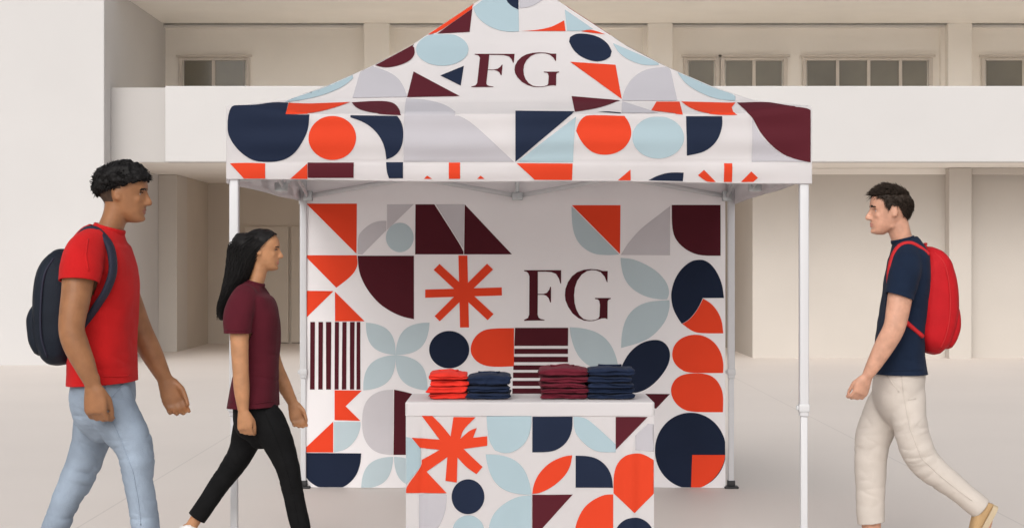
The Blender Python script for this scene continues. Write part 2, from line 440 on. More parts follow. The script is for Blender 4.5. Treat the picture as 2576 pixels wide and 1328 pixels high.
A = [(N_, 0, [(62,735),(80,713),(235,709),(300,698),(370,690),(455,694),(437,768),(597,770),(592,850),(575,910),(545,970),(500,1030),(440,1070),(370,1088),(300,1090),(230,1083),(165,1050),(110,1000),(70,945),(46,890),(46,800)]),
 (O_, 0, [(458,694),(870,690),(760,730),(600,768),(437,768)]),
 (O_, 0, ell(752, 928, 160, 148)),
 (N_, 0, [(872,775),(1185,780),(1215,820),(1228,880),(1226,960),(1200,1020),(1160,1055),(1113,1072),(1105,1000),(1080,935),(1030,870),(960,820),(872,790)]),
 (M_, 0, [(880,692),(1000,684),(1100,682),(1165,695),(1200,735),(1210,775),(1080,770),(960,750),(905,725)]),
 (G_, 0, [(885,662),(938,482),(1015,448),(1110,478),(1190,525),(1232,590),(1252,655)]),
 (G_, 0, [(1245,665),(1350,670),(1460,690),(1530,720),(1575,755),(1572,780),(1610,780),(1690,830),(1790,920),(1890,1015),(1970,1088),(1228,1088),(1232,770)]),
 (M_, 0, [(1295,485),(1605,650),(1252,657)]),
 (N_, 0, [(1475,512),(1633,447),(1612,580)]),
 (B_, 0, ell(1488, 337, 176, 110, 40, 236)),
 (M_, 0, [(1025,440),(1262,290),(1300,325),(1305,360),(1290,395),(1250,425),(1180,450),(1110,460),(1060,450)]),
 (O_, 0, [(1365,240),(1690,30),(1690,62),(1452,231)]),
 (M_, 0, [(1455,231),(1690,64),(1672,220)]),
 (B_, 0, [(1695,55),(1760,5),(1800,-30),(1910,-30),(1920,15),(1955,50),(2000,72),(2003,217),(1930,220),(1850,205),(1770,165),(1715,110)]),
 (N_, 0, [(1908,-25),(2000,-25),(2000,70),(1955,50),(1920,15)]),
 (B_, 0, [(430,690),(560,625),(690,565),(880,495),(890,530),(820,590),(700,640),(560,675)]),
 (O_, 0, [(62,1098),(300,1098),(300,1202),(158,1202)]), (O_, 0, [(583,1098),(583,1203),(466,1203)]),
 (M_, 0, [(585,1092),(895,1092),(893,1195),(585,1195)]), (N_, 0, [(1111,1090),(1225,1090),(1225,1198),(1130,1198),(1115,1150)]),
 (O_, 0, [(1532,1092),(1608,1092),(1608,1202),(1532,1202)]), (O_, 0, [(1387,1180),(1420,1202),(1365,1202)]), (O_, 0, [(1745,1180),(1772,1202),(1722,1202)])]
Bq = [(N_, 0, [(38,748),(435,752),(38,1088)]), (B_, 0, [(445,785),(435,870),(428,980),(425,1090),(50,1088)]),
 (O_, 0, [(45,1097),(422,1100),(418,1210),(168,1208)]),
 (O_, 0, [(460,830),(490,790),(530,772),(770,780),(805,830),(818,890),(805,945),(770,995),(715,1030),(650,1043),(585,1037),(530,1010),(475,950),(445,880)]),
 (B_, 0, ell(995, 925, 174, 142, 40, 786)),
 (N_, 0, [(1183,782),(1425,782),(1428,840),(1410,910),(1370,975),(1300,1025),(1188,1047)]),
 (G_, 0, [(1628,785),(1650,860),(1700,935),(1780,1010),(1870,1060),(2013,1092),(1625,1088)]),
 (M_, 0, [(1525,693),(1720,688),(1800,700),(1880,715),(1990,725),(2030,745),(2030,790),(2030,1090),(2005,1090),(1920,1070),(1830,1035),(1740,965),(1680,890),(1645,820),(1615,775)]),
 (O_, 0, [(985,687),(1140,687),(1162,772),(950,745)]),
 (O_, 0, [(1150,686),(1515,693),(1490,725),(1500,755),(1528,773),(1420,775),(1300,762),(1210,730)]),
 (M_, 0, [(415,650),(742,678),(600,730),(437,755)]), (O_, 0, [(405,420),(710,440),(752,670)]),
 (N_, 0, [(398,285),(405,255),(440,232),(500,230),(560,240),(620,265),(665,305),(685,350),(675,385),(640,410),(580,420),(520,405),(470,380),(425,340)]),
 (O_, 0, [(75,214),(180,208),(270,190),(325,165),(365,142),(375,214)]), (O_, 0, [(480,215),(550,202),(640,235),(540,225)]),
 (B_, 0, [(370,70),(560,200),(480,213),(385,213)]), (B_, 0, [(692,295),(1010,430),(1000,442),(900,445),(800,410),(730,360)]),
 (G_, 0, [(755,665),(775,600),(820,530),(890,480),(970,460),(1075,452),(1125,680),(755,680)]),
 (B_, 0, [(1110,465),(1420,575),(1515,630),(1515,680),(1400,675),(1270,625),(1170,560)]),
 (G_, 0, [(755,684),(1000,763),(750,763)]), (N_, 0, [(590,754),(660,752),(745,760),(745,766)]),
 (G_, 0, [(65,-25),(270,-25),(150,52),(65,60)]),
 (O_, 0, [(810,1140),(812,1212),(725,1212)]), (N_, 0, [(930,1212),(990,1180),(1070,1158),(1167,1160),(1163,1217)]),
 (O_, 0, [(1438,1097),(1493,1097),(1493,1222),(1438,1222)]), (O_, 0, [(1263,1178),(1303,1142),(1385,1222),(1322,1222)]), (O_, 0, [(1620,1152),(1667,1195),(1635,1222),(1553,1222)])]
for m_, ly, p in A: decal(mb, canopy_map, ZA, p, m_, ly, 6, fold_px)
for m_, ly, p in Bq: decal(mb, canopy_map, ZB, p, m_, ly, 6, fold_px)
def fgroof(p):   # the same letters, set on the slope
    x, y = p; v = (y - 698) / 440
    if x < 530: return ZA((1695 + (x - 192) * .832 + 22 * (1 - v) - 12, 367 + v * 223))
    return ZB((32 + (x - 548) * .75, 362 + v * 226))
decal(mb, canopy_map, fgroof, FGF, M_, 0, 10, fold_px, False); decal(mb, canopy_map, fgroof, FGG, M_, 0, 10, fold_px, False)
# the other three sides are printed alike
base_v, base_f, base_m = list(mb.v), list(mb.f), list(mb.m)
for k in (1, 2, 3):
    rot = Matrix.Translation((TX, TY, 0)) @ Matrix.Rotation(k * math.pi / 2, 4, 'Z') @ Matrix.Translation((-TX, -TY, 0))
    o = len(mb.v); mb.v += [tuple(rot @ Vector(p)) for p in base_v]
    mb.f += [tuple(i + o for i in f) for f in base_f]; mb.m += base_m
me = bpy.data.meshes.new('canopy'); me.from_pydata(mb.v, [], mb.f)
for c in CLOTH: me.materials.append(c)
me.polygons.foreach_set('material_index', mb.m); me.polygons.foreach_set('use_smooth', [True] * len(mb.f))
can = bpy.data.objects.new('canopy', me); COL.objects.link(can); can.parent = tent; can.location = -tent.location

# legs, trusses, fittings
LX = 1.366
corners = [(TX - LX, TY - LX), (TX + LX, TY - LX), (TX + LX, TY + LX), (TX - LX, TY + LX)]
for (x, y) in corners:
    g = MB().box(x - .022, x + .022, y - .022, y + .022, .70, 2.12, bev=.006).box(x - .017, x + .017, y - .017, y + .017, .02, .70, bev=.005).build('leg', ALU, tent, True)
    c = MB().box(x - .026, x + .026, y - .026, y + .026, .722, .760, bev=.005).box(x - .036, x - .025, y - .010, y + .010, .730, .752, bev=.003).build('slider_lock', PLAST, tent, True); c.parent = g; c.location = (0, 0, 0)
    c = MB().box(x - .045, x + .045, y - .04, y + .04, .0, .014, bev=.005).box(x - .024, x + .024, y - .024, y + .024, .014, .05, bev=.005).build('foot', RUBBER, tent, True); c.parent = g; c.location = (0, 0, 0)
    ix, iy = (.03 if x < TX else -.03), (.03 if y < TY else -.03)
    MB().box(x - .024, x + .024, y - .024, y + .024, 2.04, 2.115, bev=.006).build('corner_bracket', STEEL, tent, True)
    MB().box(x - .03 + ix, x + .03 + ix, y - .03 + iy, y + .03 + iy, 1.83, 1.895, bev=.006).build('sliding_bracket', STEEL, tent, True)
zl, zt = 1.862, 2.10
for i in range(4):
    a, b_ = Vector(corners[i]), Vector(corners[(i + 1) % 4]); mid = (a + b_) / 2
    off = (Vector((TX, TY)) - mid).normalized() * .03
    for s_, e_ in ((a, mid), (b_, mid)):
        s2 = s_ + (e_ - s_).normalized() * .04
        for (z0, z1, o_) in ((zl, zt, .0), (zt, zl, .022)):
            p0 = s2 + off + off.normalized() * o_; p1 = e_ + off + off.normalized() * o_
            MB().tube([(p0.x, p0.y, z0), (p1.x, p1.y, z1)], [(.008, .015)] * 2, 8, flat=Vector((off.x, off.y, 0)).normalized()).build('truss_bar', ALU, tent, True)
    p = mid + off * 1.4
    MB().box(p.x - .035, p.x + .035, p.y - .03, p.y + .03, 1.835, 1.885, bev=.006).box(p.x - .012, p.x + .012, p.y - .012, p.y + .012, 1.885, 2.1, bev=.003).box(p.x - .03, p.x + .03, p.y - .025, p.y + .025, 2.075, 2.12, bev=.005).build('truss_bracket', STEEL, tent, True)
MB().tube([(TX, TY, 2.1), (TX, TY, 3.03)], .02, 10).build('centre_pole', ALU, tent, True)

# printed rear wall
YW = 10.965
def wallY(x, z):
    e = sstep(0, .45, z)
    return YW + .008 * noise.noise(Vector((x * 1.5, z * 2.2, 3))) * 2 + .010 * math.sin(x * 9 + 2 * noise.noise(Vector((x, z, 0)))) * (1 - e) + .004 * noise.noise(Vector((x * 5, z * 3, 8)))
def wall_map(px, py):
    q = at(px, py, YW); x = max(-1.336, min(1.362, q.x)); z = max(.006, q.z)
    return Vector((x, wallY(x, z), z)), Vector((0, -1, 0))
mb = MB(); NX, NZ = 80, 60
vs_ = [Vector((-1.337 + 2.70 * i / NX, wallY(-1.337 + 2.70 * i / NX, .004 + 2.05 * j / NZ), .004 + 2.05 * j / NZ)) for j in range(NZ + 1) for i in range(NX + 1)]
mb.add(vs_, [(j * (NX + 1) + i, j * (NX + 1) + i + 1, (j + 1) * (NX + 1) + i + 1, (j + 1) * (NX + 1) + i) for j in range(NZ) for i in range(NX)], W_)
C_ = [(O_, 0, [(150,118),(592,118),(588,555)]), (O_, 0, [(133,568),(590,568),(600,640),(580,700),(540,750),(480,800),(412,850)]),
 (M_, 0, [(598,572),(1090,572),(1090,1125),(990,1105),(880,1055),(780,985),(690,880),(630,770),(605,680)]),
 (G_, 0, [(855,125),(1090,122),(855,348)]), (G_, 0, [(640,560),(598,560),(600,400),(640,350),(700,300),(770,270),(850,268),(850,350)]),
 (B_, 1, ell(967, 413, 121, 128)),
 (M_, 0, [(1103,124),(1268,124),(1522,520),(1522,560),(1100,560)]), (G_, 0, [(1280,124),(1528,124),(1522,512)]), (M_, 0, [(1533,124),(1945,560),(1527,560)]),
 (O_, 0, [(1478,570),(1556,570),(1570,1197),(1492,1197)]), (O_, 1, [(1188,867),(1856,848),(1858,918),(1188,938)]),
 (O_, 2, [(1262,695),(1313,643),(1785,1080),(1733,1133)]), (O_, 3, [(1728,641),(1780,692),(1315,1143),(1270,1098)]),
 (O_, 0, [(125,877),(388,880),(125,1137)]), (O_, 0, [(400,885),(660,1143),(402,1143)])]
for m_, ly, p in C_: decal(mb, wall_map, ZCc, p, m_, ly, 16)
st = [(96,120,93,117),(147,179,143,175),(203,234,200,230),(254,291,254,287),(315,344,312,340),(367,396,362,393),(419,451,418,447),(465,490,463,490)]
for a, b_, c, d in st: decal(mb, wall_map, ZE, [(a, -89), (b_, -89), (d, 375), (c, 375)], M_, 0, 16, None, False)
E_ = [(B_, 0, leaf((529,-84),(732,137))), (B_, 0, leaf((965,-84),(732,137))), (B_, 0, leaf((732,137),(510,380))), (B_, 0, leaf((732,137),(952,380))),
 (O_, 0, [(312,380),(500,382),(388,490),(490,590),(312,585)]), (O_, 0, [(303,595),(303,806),(80,806)]),
 (B_, 0, [(308,597),(490,597),(490,640),(470,700),(430,755),(380,790),(308,806)]),
 (N_, 0, [(77,810),(497,812),(492,880),(470,950),(430,1005),(375,1045),(330,1055),(220,1055),(150,1020),(105,965),(80,900)]),
 (G_, 0, [(715,375),(640,380),(570,410),(525,460),(503,530),(500,620),(510,700),(550,770),(610,810),(680,822),(715,822)]),
 (M_, 0, [(722,375),(790,388),(868,410),(910,440),(930,560),(930,822),(718,822)]),
 (B_, 0, leaf((716,835),(497,1052))), (B_, 0, leaf((722,835),(930,1050))), (M_, 0, ell(1103, 350, 118, 113))]
for m_, ly, p in E_: decal(mb, wall_map, ZE, p, m_, ly, 16)
D_ = [(N_, 0, ell(1130, 879, 50.5, 47)), (O_, 0, [(1293,825),(1225,826),(1200,840),(1187,860),(1183,880),(1188,897),(1205,914),(1235,923),(1293,921)]),
 (M_, 0, [(1295.5,824.3),(1429.5,824.3),(1429,869.6),(1294,869.6)])]
for m_, ly, p in D_: decal(mb, wall_map, ID, p, m_, ly, 16)
for y0, y1, x0, x1 in [(95,130,85,453),(150,187,80,453),(208,240,77,452),(258,295,75,450),(315,350,72,450),(367,424,70,450)]:
    decal(mb, wall_map, ZF, [(x0, y0), (x1, y0), (x1, y1), (x0, y1)], M_, 0, 16, None, False)
Dz_ = [(B_, 0, [(1033,590),(1150,600),(1330,685),(1440,800),(1463,900),(1440,950),(1380,955),(1250,930),(1130,860),(1065,770),(1040,670)]),
 (B_, 0, [(1390,962),(1460,960),(1465,1020),(1430,1140),(1330,1260),(1220,1325),(1038,1375),(1045,1240),(1080,1120),(1150,1030),(1260,975)]),
 (B_, 0, [(605,140),(1022,562),(930,568),(800,560),(700,500),(640,420),(610,310)]), (O_, 0, [(608,132),(1033,132),(1028,556)]),
 (G_, 0, [(1035,565),(1100,460),(1200,345),(1300,265),(1466,140),(1466,568)]),
 (M_, 0, [(1480,130),(1906,130),(1906,572),(1720,572),(1600,520),(1510,430),(1480,320)]),
 (N_, 0, [(1752,940),(1936,940),(1925,840),(1890,740),(1830,650),(1770,612),(1720,605),(1650,618),(1570,680),(1510,770),(1480,870),(1475,940),(1490,1030),(1530,1110),(1568,1165),(1630,1130),(1690,1060),(1730,990)]),
 (O_, 0, [(1754,945),(1830,990),(1890,1070),(1920,1150),(1930,1248),(1720,1248),(1650,1225),(1572,1165),(1632,1132),(1692,1062),(1732,992)])]
for m_, ly, p in Dz_: decal(mb, wall_map, ZD, p, m_, ly, 16)
F_ = [(B_, 0, leaf((464,-52),(803,258), .24)),
 (O_, 0, [(1165,130),(1180,70),(1230,20),(1310,-5),(1390,5),(1460,50),(1505,120),(1522,200),(1518,261),(1400,261),(1270,260),(1210,225),(1175,180)]),
 (O_, 0, [(1270,263),(1400,263),(1470,300),(1510,370),(1520,430),(1517,530),(1300,530),(1230,505),(1180,455),(1158,395),(1165,340),(1200,290)]),
 (N_, 0, [(1050,30),(1110,45),(1150,95),(1155,160),(1130,230),(1070,310),(1000,370),(920,400),(860,395),(815,350),(800,280),(825,200),(880,110),(960,50)]),
 (M_, 0, [(800,403),(1153,405),(1058,507)]), (N_, 0, ell(1295, 793, 245, 260)),
 (O_, 1, [(1306,823),(1535,823),(1520,890),(1470,970),(1400,1030),(1350,1050),(1297,1053)])]
for m_, ly, p in F_: decal(mb, wall_map, ZF, p, m_, ly, 16)
decal(mb, wall_map, ZD, FGF, M_, 0, 30, None, False); decal(mb, wall_map, ZD, FGG, M_, 0, 30, None, False)
me = bpy.data.meshes.new('rear_wall'); me.from_pydata(mb.v, [], mb.f)
for c in CLOTH2: me.materials.append(c)
me.polygons.foreach_set('material_index', mb.m); me.polygons.foreach_set('use_smooth', [True] * len(mb.f))
rw = bpy.data.objects.new('rear_wall', me); COL.objects.link(rw); rw.parent = tent; rw.location = -tent.location

# ------------------------------------------------------------------ display table
YT = 7.70
x0, x1 = X(1021, YT), X(1645, YT); ztop = H - (1012 - CY) * YT / F; YTB = YT + .50
tbl = thing('display_table', ((x0 + x1) / 2, (YT + YTB) / 2, 0), 'white topped display table with printed fitted cloth in front of the tent', 'table')
zsk = H - (1046 - CY) * YT / F
# top sheet: rounded slab, slightly soft
bm = bmesh.new(); bmesh.ops.create_cube(bm, size=1)
for v in bm.verts: v.co = Vector(((x0 + x1) / 2 + v.co.x * (x1 - x0 + .006), (YT + YTB) / 2 + v.co.y * (.508), zsk + .002 + (v.co.z + .5) * (ztop - zsk)))
bmesh.ops.bevel(bm, geom=[e for e in bm.edges if abs(e.verts[0].co.z - e.verts[1].co.z) > .01], offset=.014, segments=4, affect='EDGES', profile=.5)
bmesh.ops.bevel(bm, geom=[e for e in bm.edges if e.verts[0].co.z > ztop - .005 and e.verts[1].co.z > ztop - .005], offset=.006, segments=3, affect='EDGES', profile=.5)
bm.normal_update(); bm_object(bm, 'table_top', CLOTH[0], tbl, False)

def coverY(x, z):
    s = (ztop - z)
    return YT + .004 * noise.noise(Vector((x * 4, z * 1.5, 9))) + .006 * math.sin(x * 26 + 1.5 * noise.noise(Vector((x * 3, z, 0)))) * sstep(.1, .8, s) \
        - .009 * math.exp(-((x - (x1 - .10)) / .022) ** 2) * sstep(.06, .25, s) + .008 * math.exp(-((x - (x0 + .075)) / .015) ** 2) * sstep(.04, .2, s)
def table_map(px, py):
    q = at(px, py, YT); x = max(x0 + .001, min(x1 - .001, q.x)); z = max(.012, q.z)
    return Vector((x, coverY(x, z), z)), Vector((0, -1, 0))
mb = MB(); NX, NZ = 280, 40
path = [(x0 + (x1 - x0) * i / NX, None) for i in range(NX + 1)]
vs_ = [Vector((p[0], coverY(p[0], z), z)) for z in [.01 + (zsk + .006 - .01) * j / NZ for j in range(NZ + 1)] for p in path]
mb.add(vs_, [(j * (NX + 1) + i, j * (NX + 1) + i + 1, (j + 1) * (NX + 1) + i + 1, (j + 1) * (NX + 1) + i) for j in range(NZ) for i in range(NX)], W_)
for xx_ in (x0, x1):       # the two ends and the back of the cloth
    ns = 20; vs_ = []
    for j in range(NZ + 1):
        z = .01 + (zsk + .006 - .01) * j / NZ
        for i in range(ns + 1):
            y = coverY(xx_, z) + (YTB - YT) * i / ns
            vs_.append((xx_ + .006 * math.sin(y * 30) * sstep(.1, .8, ztop - z) * math.sin(math.pi * i / ns), y, z))
    mb.add(vs_, [(j * (ns + 1) + i, j * (ns + 1) + i + 1, (j + 1) * (ns + 1) + i + 1, (j + 1) * (ns + 1) + i) for j in range(NZ) for i in range(ns)], W_)
mb.add([(x0, YTB, .01), (x1, YTB, .01), (x1, YTB, zsk), (x0, YTB, zsk)], [(0, 1, 2, 3)], W_)
TE = [(O_, 1, [(908,550),(982,553),(1050,620),(1110,695),(1130,563),(1282,565),(1195,650),(1178,712),(1240,655),(1290,638),(1265,705),(1362,695),(1362,760),(1200,782),(1260,840),(1330,905),(1288,955),(1215,905),(1158,840),(1153,1012),(1075,1000),(1088,838),(945,938),(1085,1085),(802,1085),(802,1045),(910,905),(912,858),(1035,788),(900,775),(843,705),(1035,718)]),
 (B_, 0, [(803,700),(850,710),(905,780),(905,905),(802,1030)]), (G_, 0, [(893,1095),(1085,1095),(1080,1190),(1055,1270),(1010,1350),(893,1400)]),
 (N_, 0, ell(1230, 1110, 113, 120)), (B_, 0, ell(1232, 1350, 110, 112))]
for m_, ly, p in TE: decal(mb, table_map, ZE, p, m_, ly, 5)
TD = [(B_, 0, [(1224,1046),(1337,1046),(1337,1075),(1325,1110),(1300,1133),(1270,1141),(1245,1132),(1228,1105)]),
 (B_, 0, leaf((1222,1142),(1337,1243), .25)), (B_, 0, [(1337,1244),(1300,1248),(1260,1270),(1235,1300),(1226,1345),(1337,1345)]),
 (N_, 0, [(1060,1400),(1160,1400),(1160,1462),(1060,1462)]), (M_, 0, [(1180,1400),(1300,1400),(1300,1462)]), (O_, 0, [(1320,1380),(1400,1380),(1400,1462),(1320,1462)])]
for m_, ly, p in TD: decal(mb, table_map, ID, p, m_, ly, 5)
TF = [(N_, 0, [(208,560),(484,560),(483,650),(455,720),(410,770),(340,803),(207,805)]),
 (B_, 0, [(490,560),(570,565),(650,630),(780,750),(780,805),(660,805),(590,770),(520,700),(492,640)]), (M_, 0, [(780,562),(1000,562),(780,788)]),
 (G_, 0, [(915,690),(1000,610),(1050,612),(1050,800),(915,790)]),
 (O_, 0, [(482,825),(430,830),(330,870),(250,950),(215,1030),(207,1090),(260,1085),(350,1040),(430,970),(470,900)]),
 (N_, 0, [(505,828),(590,830),(660,850),(720,900),(755,970),(762,1048),(505,1048)]),
 (O_, 0, [(765,960),(790,880),(840,830),(900,810),(970,815),(1045,860),(1048,960),(1050,1080),(910,1222),(765,1085)]),
 (M_, 0, [(207,1095),(485,1095),(207,1400)]), (O_, 0, [(763,1093),(700,1095),(610,1140),(550,1200),(510,1290),(500,1345),(763,1345)]),
 (N_, 0, ell(908, 1395, 140, 143))]
for m_, ly, p in TF: decal(mb, table_map, ZF, p, m_, ly, 5)
me = bpy.data.meshes.new('printed_cloth'); me.from_pydata(mb.v, [], mb.f)
for c in CLOTH: me.materials.append(c)
me.polygons.foreach_set('material_index', mb.m); me.polygons.foreach_set('use_smooth', [True] * len(mb.f))
o = bpy.data.objects.new('printed_cloth', me); COL.objects.link(o); o.parent = tbl; o.location = -tbl.location

# ------------------------------------------------------------------ folded shirts
kn = dict(rough=.9, bump=.25, bscale=350, sheen=.04, spec=.1, var=.12, vscale=18)
RED_C = mat('red cotton jersey', (.70, .035, .022), **kn)
NAVY_C = mat('navy cotton jersey', (.013, .021, .048), **kn)
MAR_C = mat('maroon cotton jersey', (.125, .014, .026), **kn)
LABEL = mat('white woven label', (.8, .78, .76), .8)
def folded(cx, cy, z, w, dp, h, m, seed, label, group, top, rz):
    o = thing('folded_shirt', (cx, cy, z), label, 'shirt', group); rng = random.Random(seed)
    bm = bmesh.new(); NX, NY = 34, 40
    mb = MB(); rings = []
    # the outline of a folded garment from the side: a fat fold in front with a crease between its two layers
    for i in range(NX + 1):
        s = -1 + 2 * i / NX
        e = (1 - abs(s) ** 7) ** .5 if abs(s) < 1 else 0
        ring = []
        for j in range(NY):
            a = 2 * math.pi * j / NY; ca, sa = math.cos(a), math.sin(a)
            py = math.copysign(abs(ca) ** .42, ca); pz = math.copysign(abs(sa) ** .66, sa)
            y = py * dp / 2 * (.9 + .1 * e); zz = h / 2 + pz * h / 2 * (.55 + .45 * e)
            if ca < -.3:                 # front: crease halfway up between two lips
                y += .014 * math.exp(-(pz / .22) ** 2) * e
            q = Vector((s * w / 2 * (1 - .035 * pz * pz), y, 0))
            nn = noise.noise(Vector((q.x * 9 + seed, q.y * 9, pz + seed * .3)))
            n2 = noise.noise(Vector((q.x * 28, q.y * 25, pz * 2 + seed)))
            zz += nn * .010 * (1 if pz > 0 else .15) + n2 * .003
            if top and pz > 0: zz += .006 * math.exp(-(s / .5) ** 2) - .004 * math.exp(-((s - .45 + y * 2) / .06) ** 2)
            zz = max(.0, zz)
            ring.append(Vector((q.x + nn * .012 + n2 * .004, y + n2 * .006 + nn * .010, zz)))
        rings.append(ring)
    mb.rings(rings)
    rot = Matrix.Rotation(rz, 4, 'Z')
    mb.v = [tuple(rot @ Vector(p) + Vector((cx, cy, z))) for p in mb.v]
    mb.build('body', m, o, True)
    if top:
        c = MB()          # the ribbed neckline lying on top
        pts = []
        for i in range(15):
            a = math.pi * (i / 14); pts.append(rot @ Vector((math.cos(a) * w * .24, dp * .12 - math.sin(a) * .028, h + .006)) + Vector((cx, cy, z)))
        c.tube(pts, .005, 6); c.build('collar', m, o, True)
        if 'beside the maroon' in label:
            c = MB().box(cx - w * .44, cx - w * .44 + .012, cy - dp * .36, cy - dp * .36 + .02, z + h * .78, z + h * .78 + .004); c.build('neck_label', LABEL, o)
YS = YT + .25
def stack(pxc, wpx, ys, m, colour, where, grp, rng):
    """ys: photo heights of the joints between the garments, bottom to top"""
    N = len(ys) - 1; z = ztop + .003
    for i in range(N):
        h = (ys[i] - ys[i + 1]) * YS / F
        place = 'bottom' if i == 0 else 'topmost' if i == N - 1 else {1: 'second from the bottom', 2: 'third from the bottom', 3: 'fourth from the bottom'}[i]
        folded(X(pxc, YS) + rng.uniform(-.005, .005), YS + rng.uniform(-.006, .006), z, wpx * YS / F * rng.uniform(.97, 1.02), .27 + rng.uniform(-.008, .008), h * 1.06, m, pxc + i * 3.7,
               f'{colour} folded shirt, {place} of {where}', grp, i == N - 1, rng.uniform(-.04, .04))
        z += h
rg = random.Random(3)
stack(1130, 96, (1012, 997, 981, 966, 949), RED_C, 'bright red', 'the only red stack on the table', 'red shirts in a stack on the display table', rg)
stack(1229, 108, (1011, 995, 978, 953), NAVY_C, 'navy blue', 'the navy stack beside the red stack', 'navy shirts beside the red stack', rg)
stack(1417, 118, (1009, 995, 982, 969, 953, 934), MAR_C, 'maroon', 'the only maroon stack on the table', 'maroon shirts in a stack on the display table', rg)
stack(1533, 116, (1010, 996, 983, 969, 954, 934), NAVY_C, 'navy blue', 'the navy stack beside the maroon stack', 'navy shirts beside the maroon stack', rg)

# ------------------------------------------------------------------ people
def skin_mat(name, c): return mat(name, c, .48, .12, 260, .15, 22, spec=.4, sss=.10)
WHITE_EYE = mat('eye white', (.7, .68, .66), .25); IRIS = mat('dark iris', (.02, .012, .008), .15)
HEADF = [(0, .27), (.05, .355), (.09, .375), (.145, .352), (.19, .372), (.245, .372), (.31, .372), (.4, .375), (.5, .365), (.58, .392), (.66, .39), (.75, .365), (.84, .31), (.91, .235), (.96, .155), (1, .03)]
HEADB = [(0, .10), (.05, .03), (.12, -.07), (.2, -.17), (.3, -.31), (.42, -.40), (.55, -.45), (.66, -.46), (.77, -.435), (.86, -.36), (.93, -.255), (.97, -.16), (1, -.04)]
HEADW = [(0, .09), (.05, .145), (.1, .18), (.18, .225), (.28, .255), (.4, .28), (.55, .305), (.68, .315), (.78, .295), (.87, .235), (.94, .155), (.975, .095), (1, .03)]
def tab(T, x):
    for (a, p), (b_, q) in zip(T[:-1], T[1:]):
        if x <= b_:
            return p + (q - p) * (x - a) / (b_ - a)
    return T[-1][1]
class Head:
    """head frame: u = up from the chin, f = forward of the ear line, l = sideways; unit = chin to crown"""
    def __init__(s, org, size, fs, pitch=0):
        s.o, s.s = org, size
        up = Vector((0, 0, 1)); fw = Vector((fs, 0, 0)); c, sn = math.cos(pitch), math.sin(pitch)
        s.f = fw * c + up * sn; s.u = up * c - fw * sn; s.l = Vector((0, 1, 0))
    def p(s, u, f, l): return s.o + (s.u * (u - .5) + s.f * f + s.l * l) * s.s
    def inv(s, q):
        d = (q - s.o) / s.s; return d.dot(s.u) + .5, d.dot(s.f), d.dot(s.l)
    def surf(s, u, th, k=1.0, add=0):
        """point on the head surface; th = 0 front, pi back"""
        F_, B_2, W_2 = tab(HEADF, u), tab(HEADB, u), tab(HEADW, u)
        m = 0.0 if u > .3 else tab([(0, .15), (.3, 0)], u)
        cs, sn = math.cos(th), math.sin(th)
        a = (F_ - m) if cs > 0 else (m - B_2)
        ex = .86
        return s.p(u, m + (a * k + add) * math.copysign(abs(cs) ** ex, cs), (W_2 * k + add) * math.copysign(abs(sn) ** ex, sn))
    def shell(s, mb, k=1.0, add=0, u0=0, u1=1, n=36, rows=34):
        rs = []
        for i in range(rows + 1):
            u = u0 + (u1 - u0) * i / rows
            rs.append([s.surf(u, 2 * math.pi * j / n, k, add) for j in range(n)])
        mb.rings(rs)
    def build(s, mb):
        s.shell(mb)
        z = s.s; rot = Matrix((s.f, s.l, s.u)).transposed()
        def b(u, f, l, rf, rl, ru): mb.ball(s.p(u, f, l), (rf * z, rl * z, ru * z), 8, rot=rot)
        # nose
        mb.loft([(s.p(.545, .365, 0), .030 * z, .032 * z), (s.p(.46, .40, 0), .034 * z, .034 * z), (s.p(.385, .44, 0), .040 * z, .045 * z), (s.p(.345, .455, 0), .040 * z, .052 * z), (s.p(.318, .42, 0), .03 * z, .05 * z)], 12)
        for l in (-1, 1):
            b(.335, .405, .058 * l, .048, .032, .034)
            b(.575, .335, .12 * l, .05, .10, .03)           # brow
            b(.40, .255, .16 * l, .08, .08, .08)            # cheekbone
            b(.455, -.060, .305 * l, .064, .036, .100)      # ear
            b(.405, -.03, .292 * l, .045, .022, .055)
            b(.21, -.02, .175 * l, .11, .06, .10)           # jaw angle
        b(.228, .362, 0, .042, .085, .020); b(.180, .352, 0, .045, .075, .024)
        b(.075, .325, 0, .06, .085, .06)
    def sculpt(s, q):
        """small hollows pressed in after the surfaces are joined"""
        u, f, l = s.inv(q)
        if -.1 < u < 1.1 and -.6 < f < .7 and abs(l) < .5:
            d = Vector()
            e = math.exp(-((u - .495) / .045) ** 2 - ((abs(l) - .125) / .065) ** 2) * (f > .1)
            d -= s.f * .032 * e * s.s
            e = math.exp(-((u - .203) / .011) ** 2 - (l / .085) ** 2) * (f > .25)
            d -= s.f * .018 * e * s.s
            e = math.exp(-((u - .455) / .045) ** 2 - ((f + .045) / .032) ** 2) * (abs(l) > .27)
            d -= s.l * math.copysign(.018, l) * e * s.s
            e = math.exp(-((u - .135) / .02) ** 2 - (l / .08) ** 2) * (f > .2)
            d -= s.f * .010 * e * s.s
            return q + d
        return q

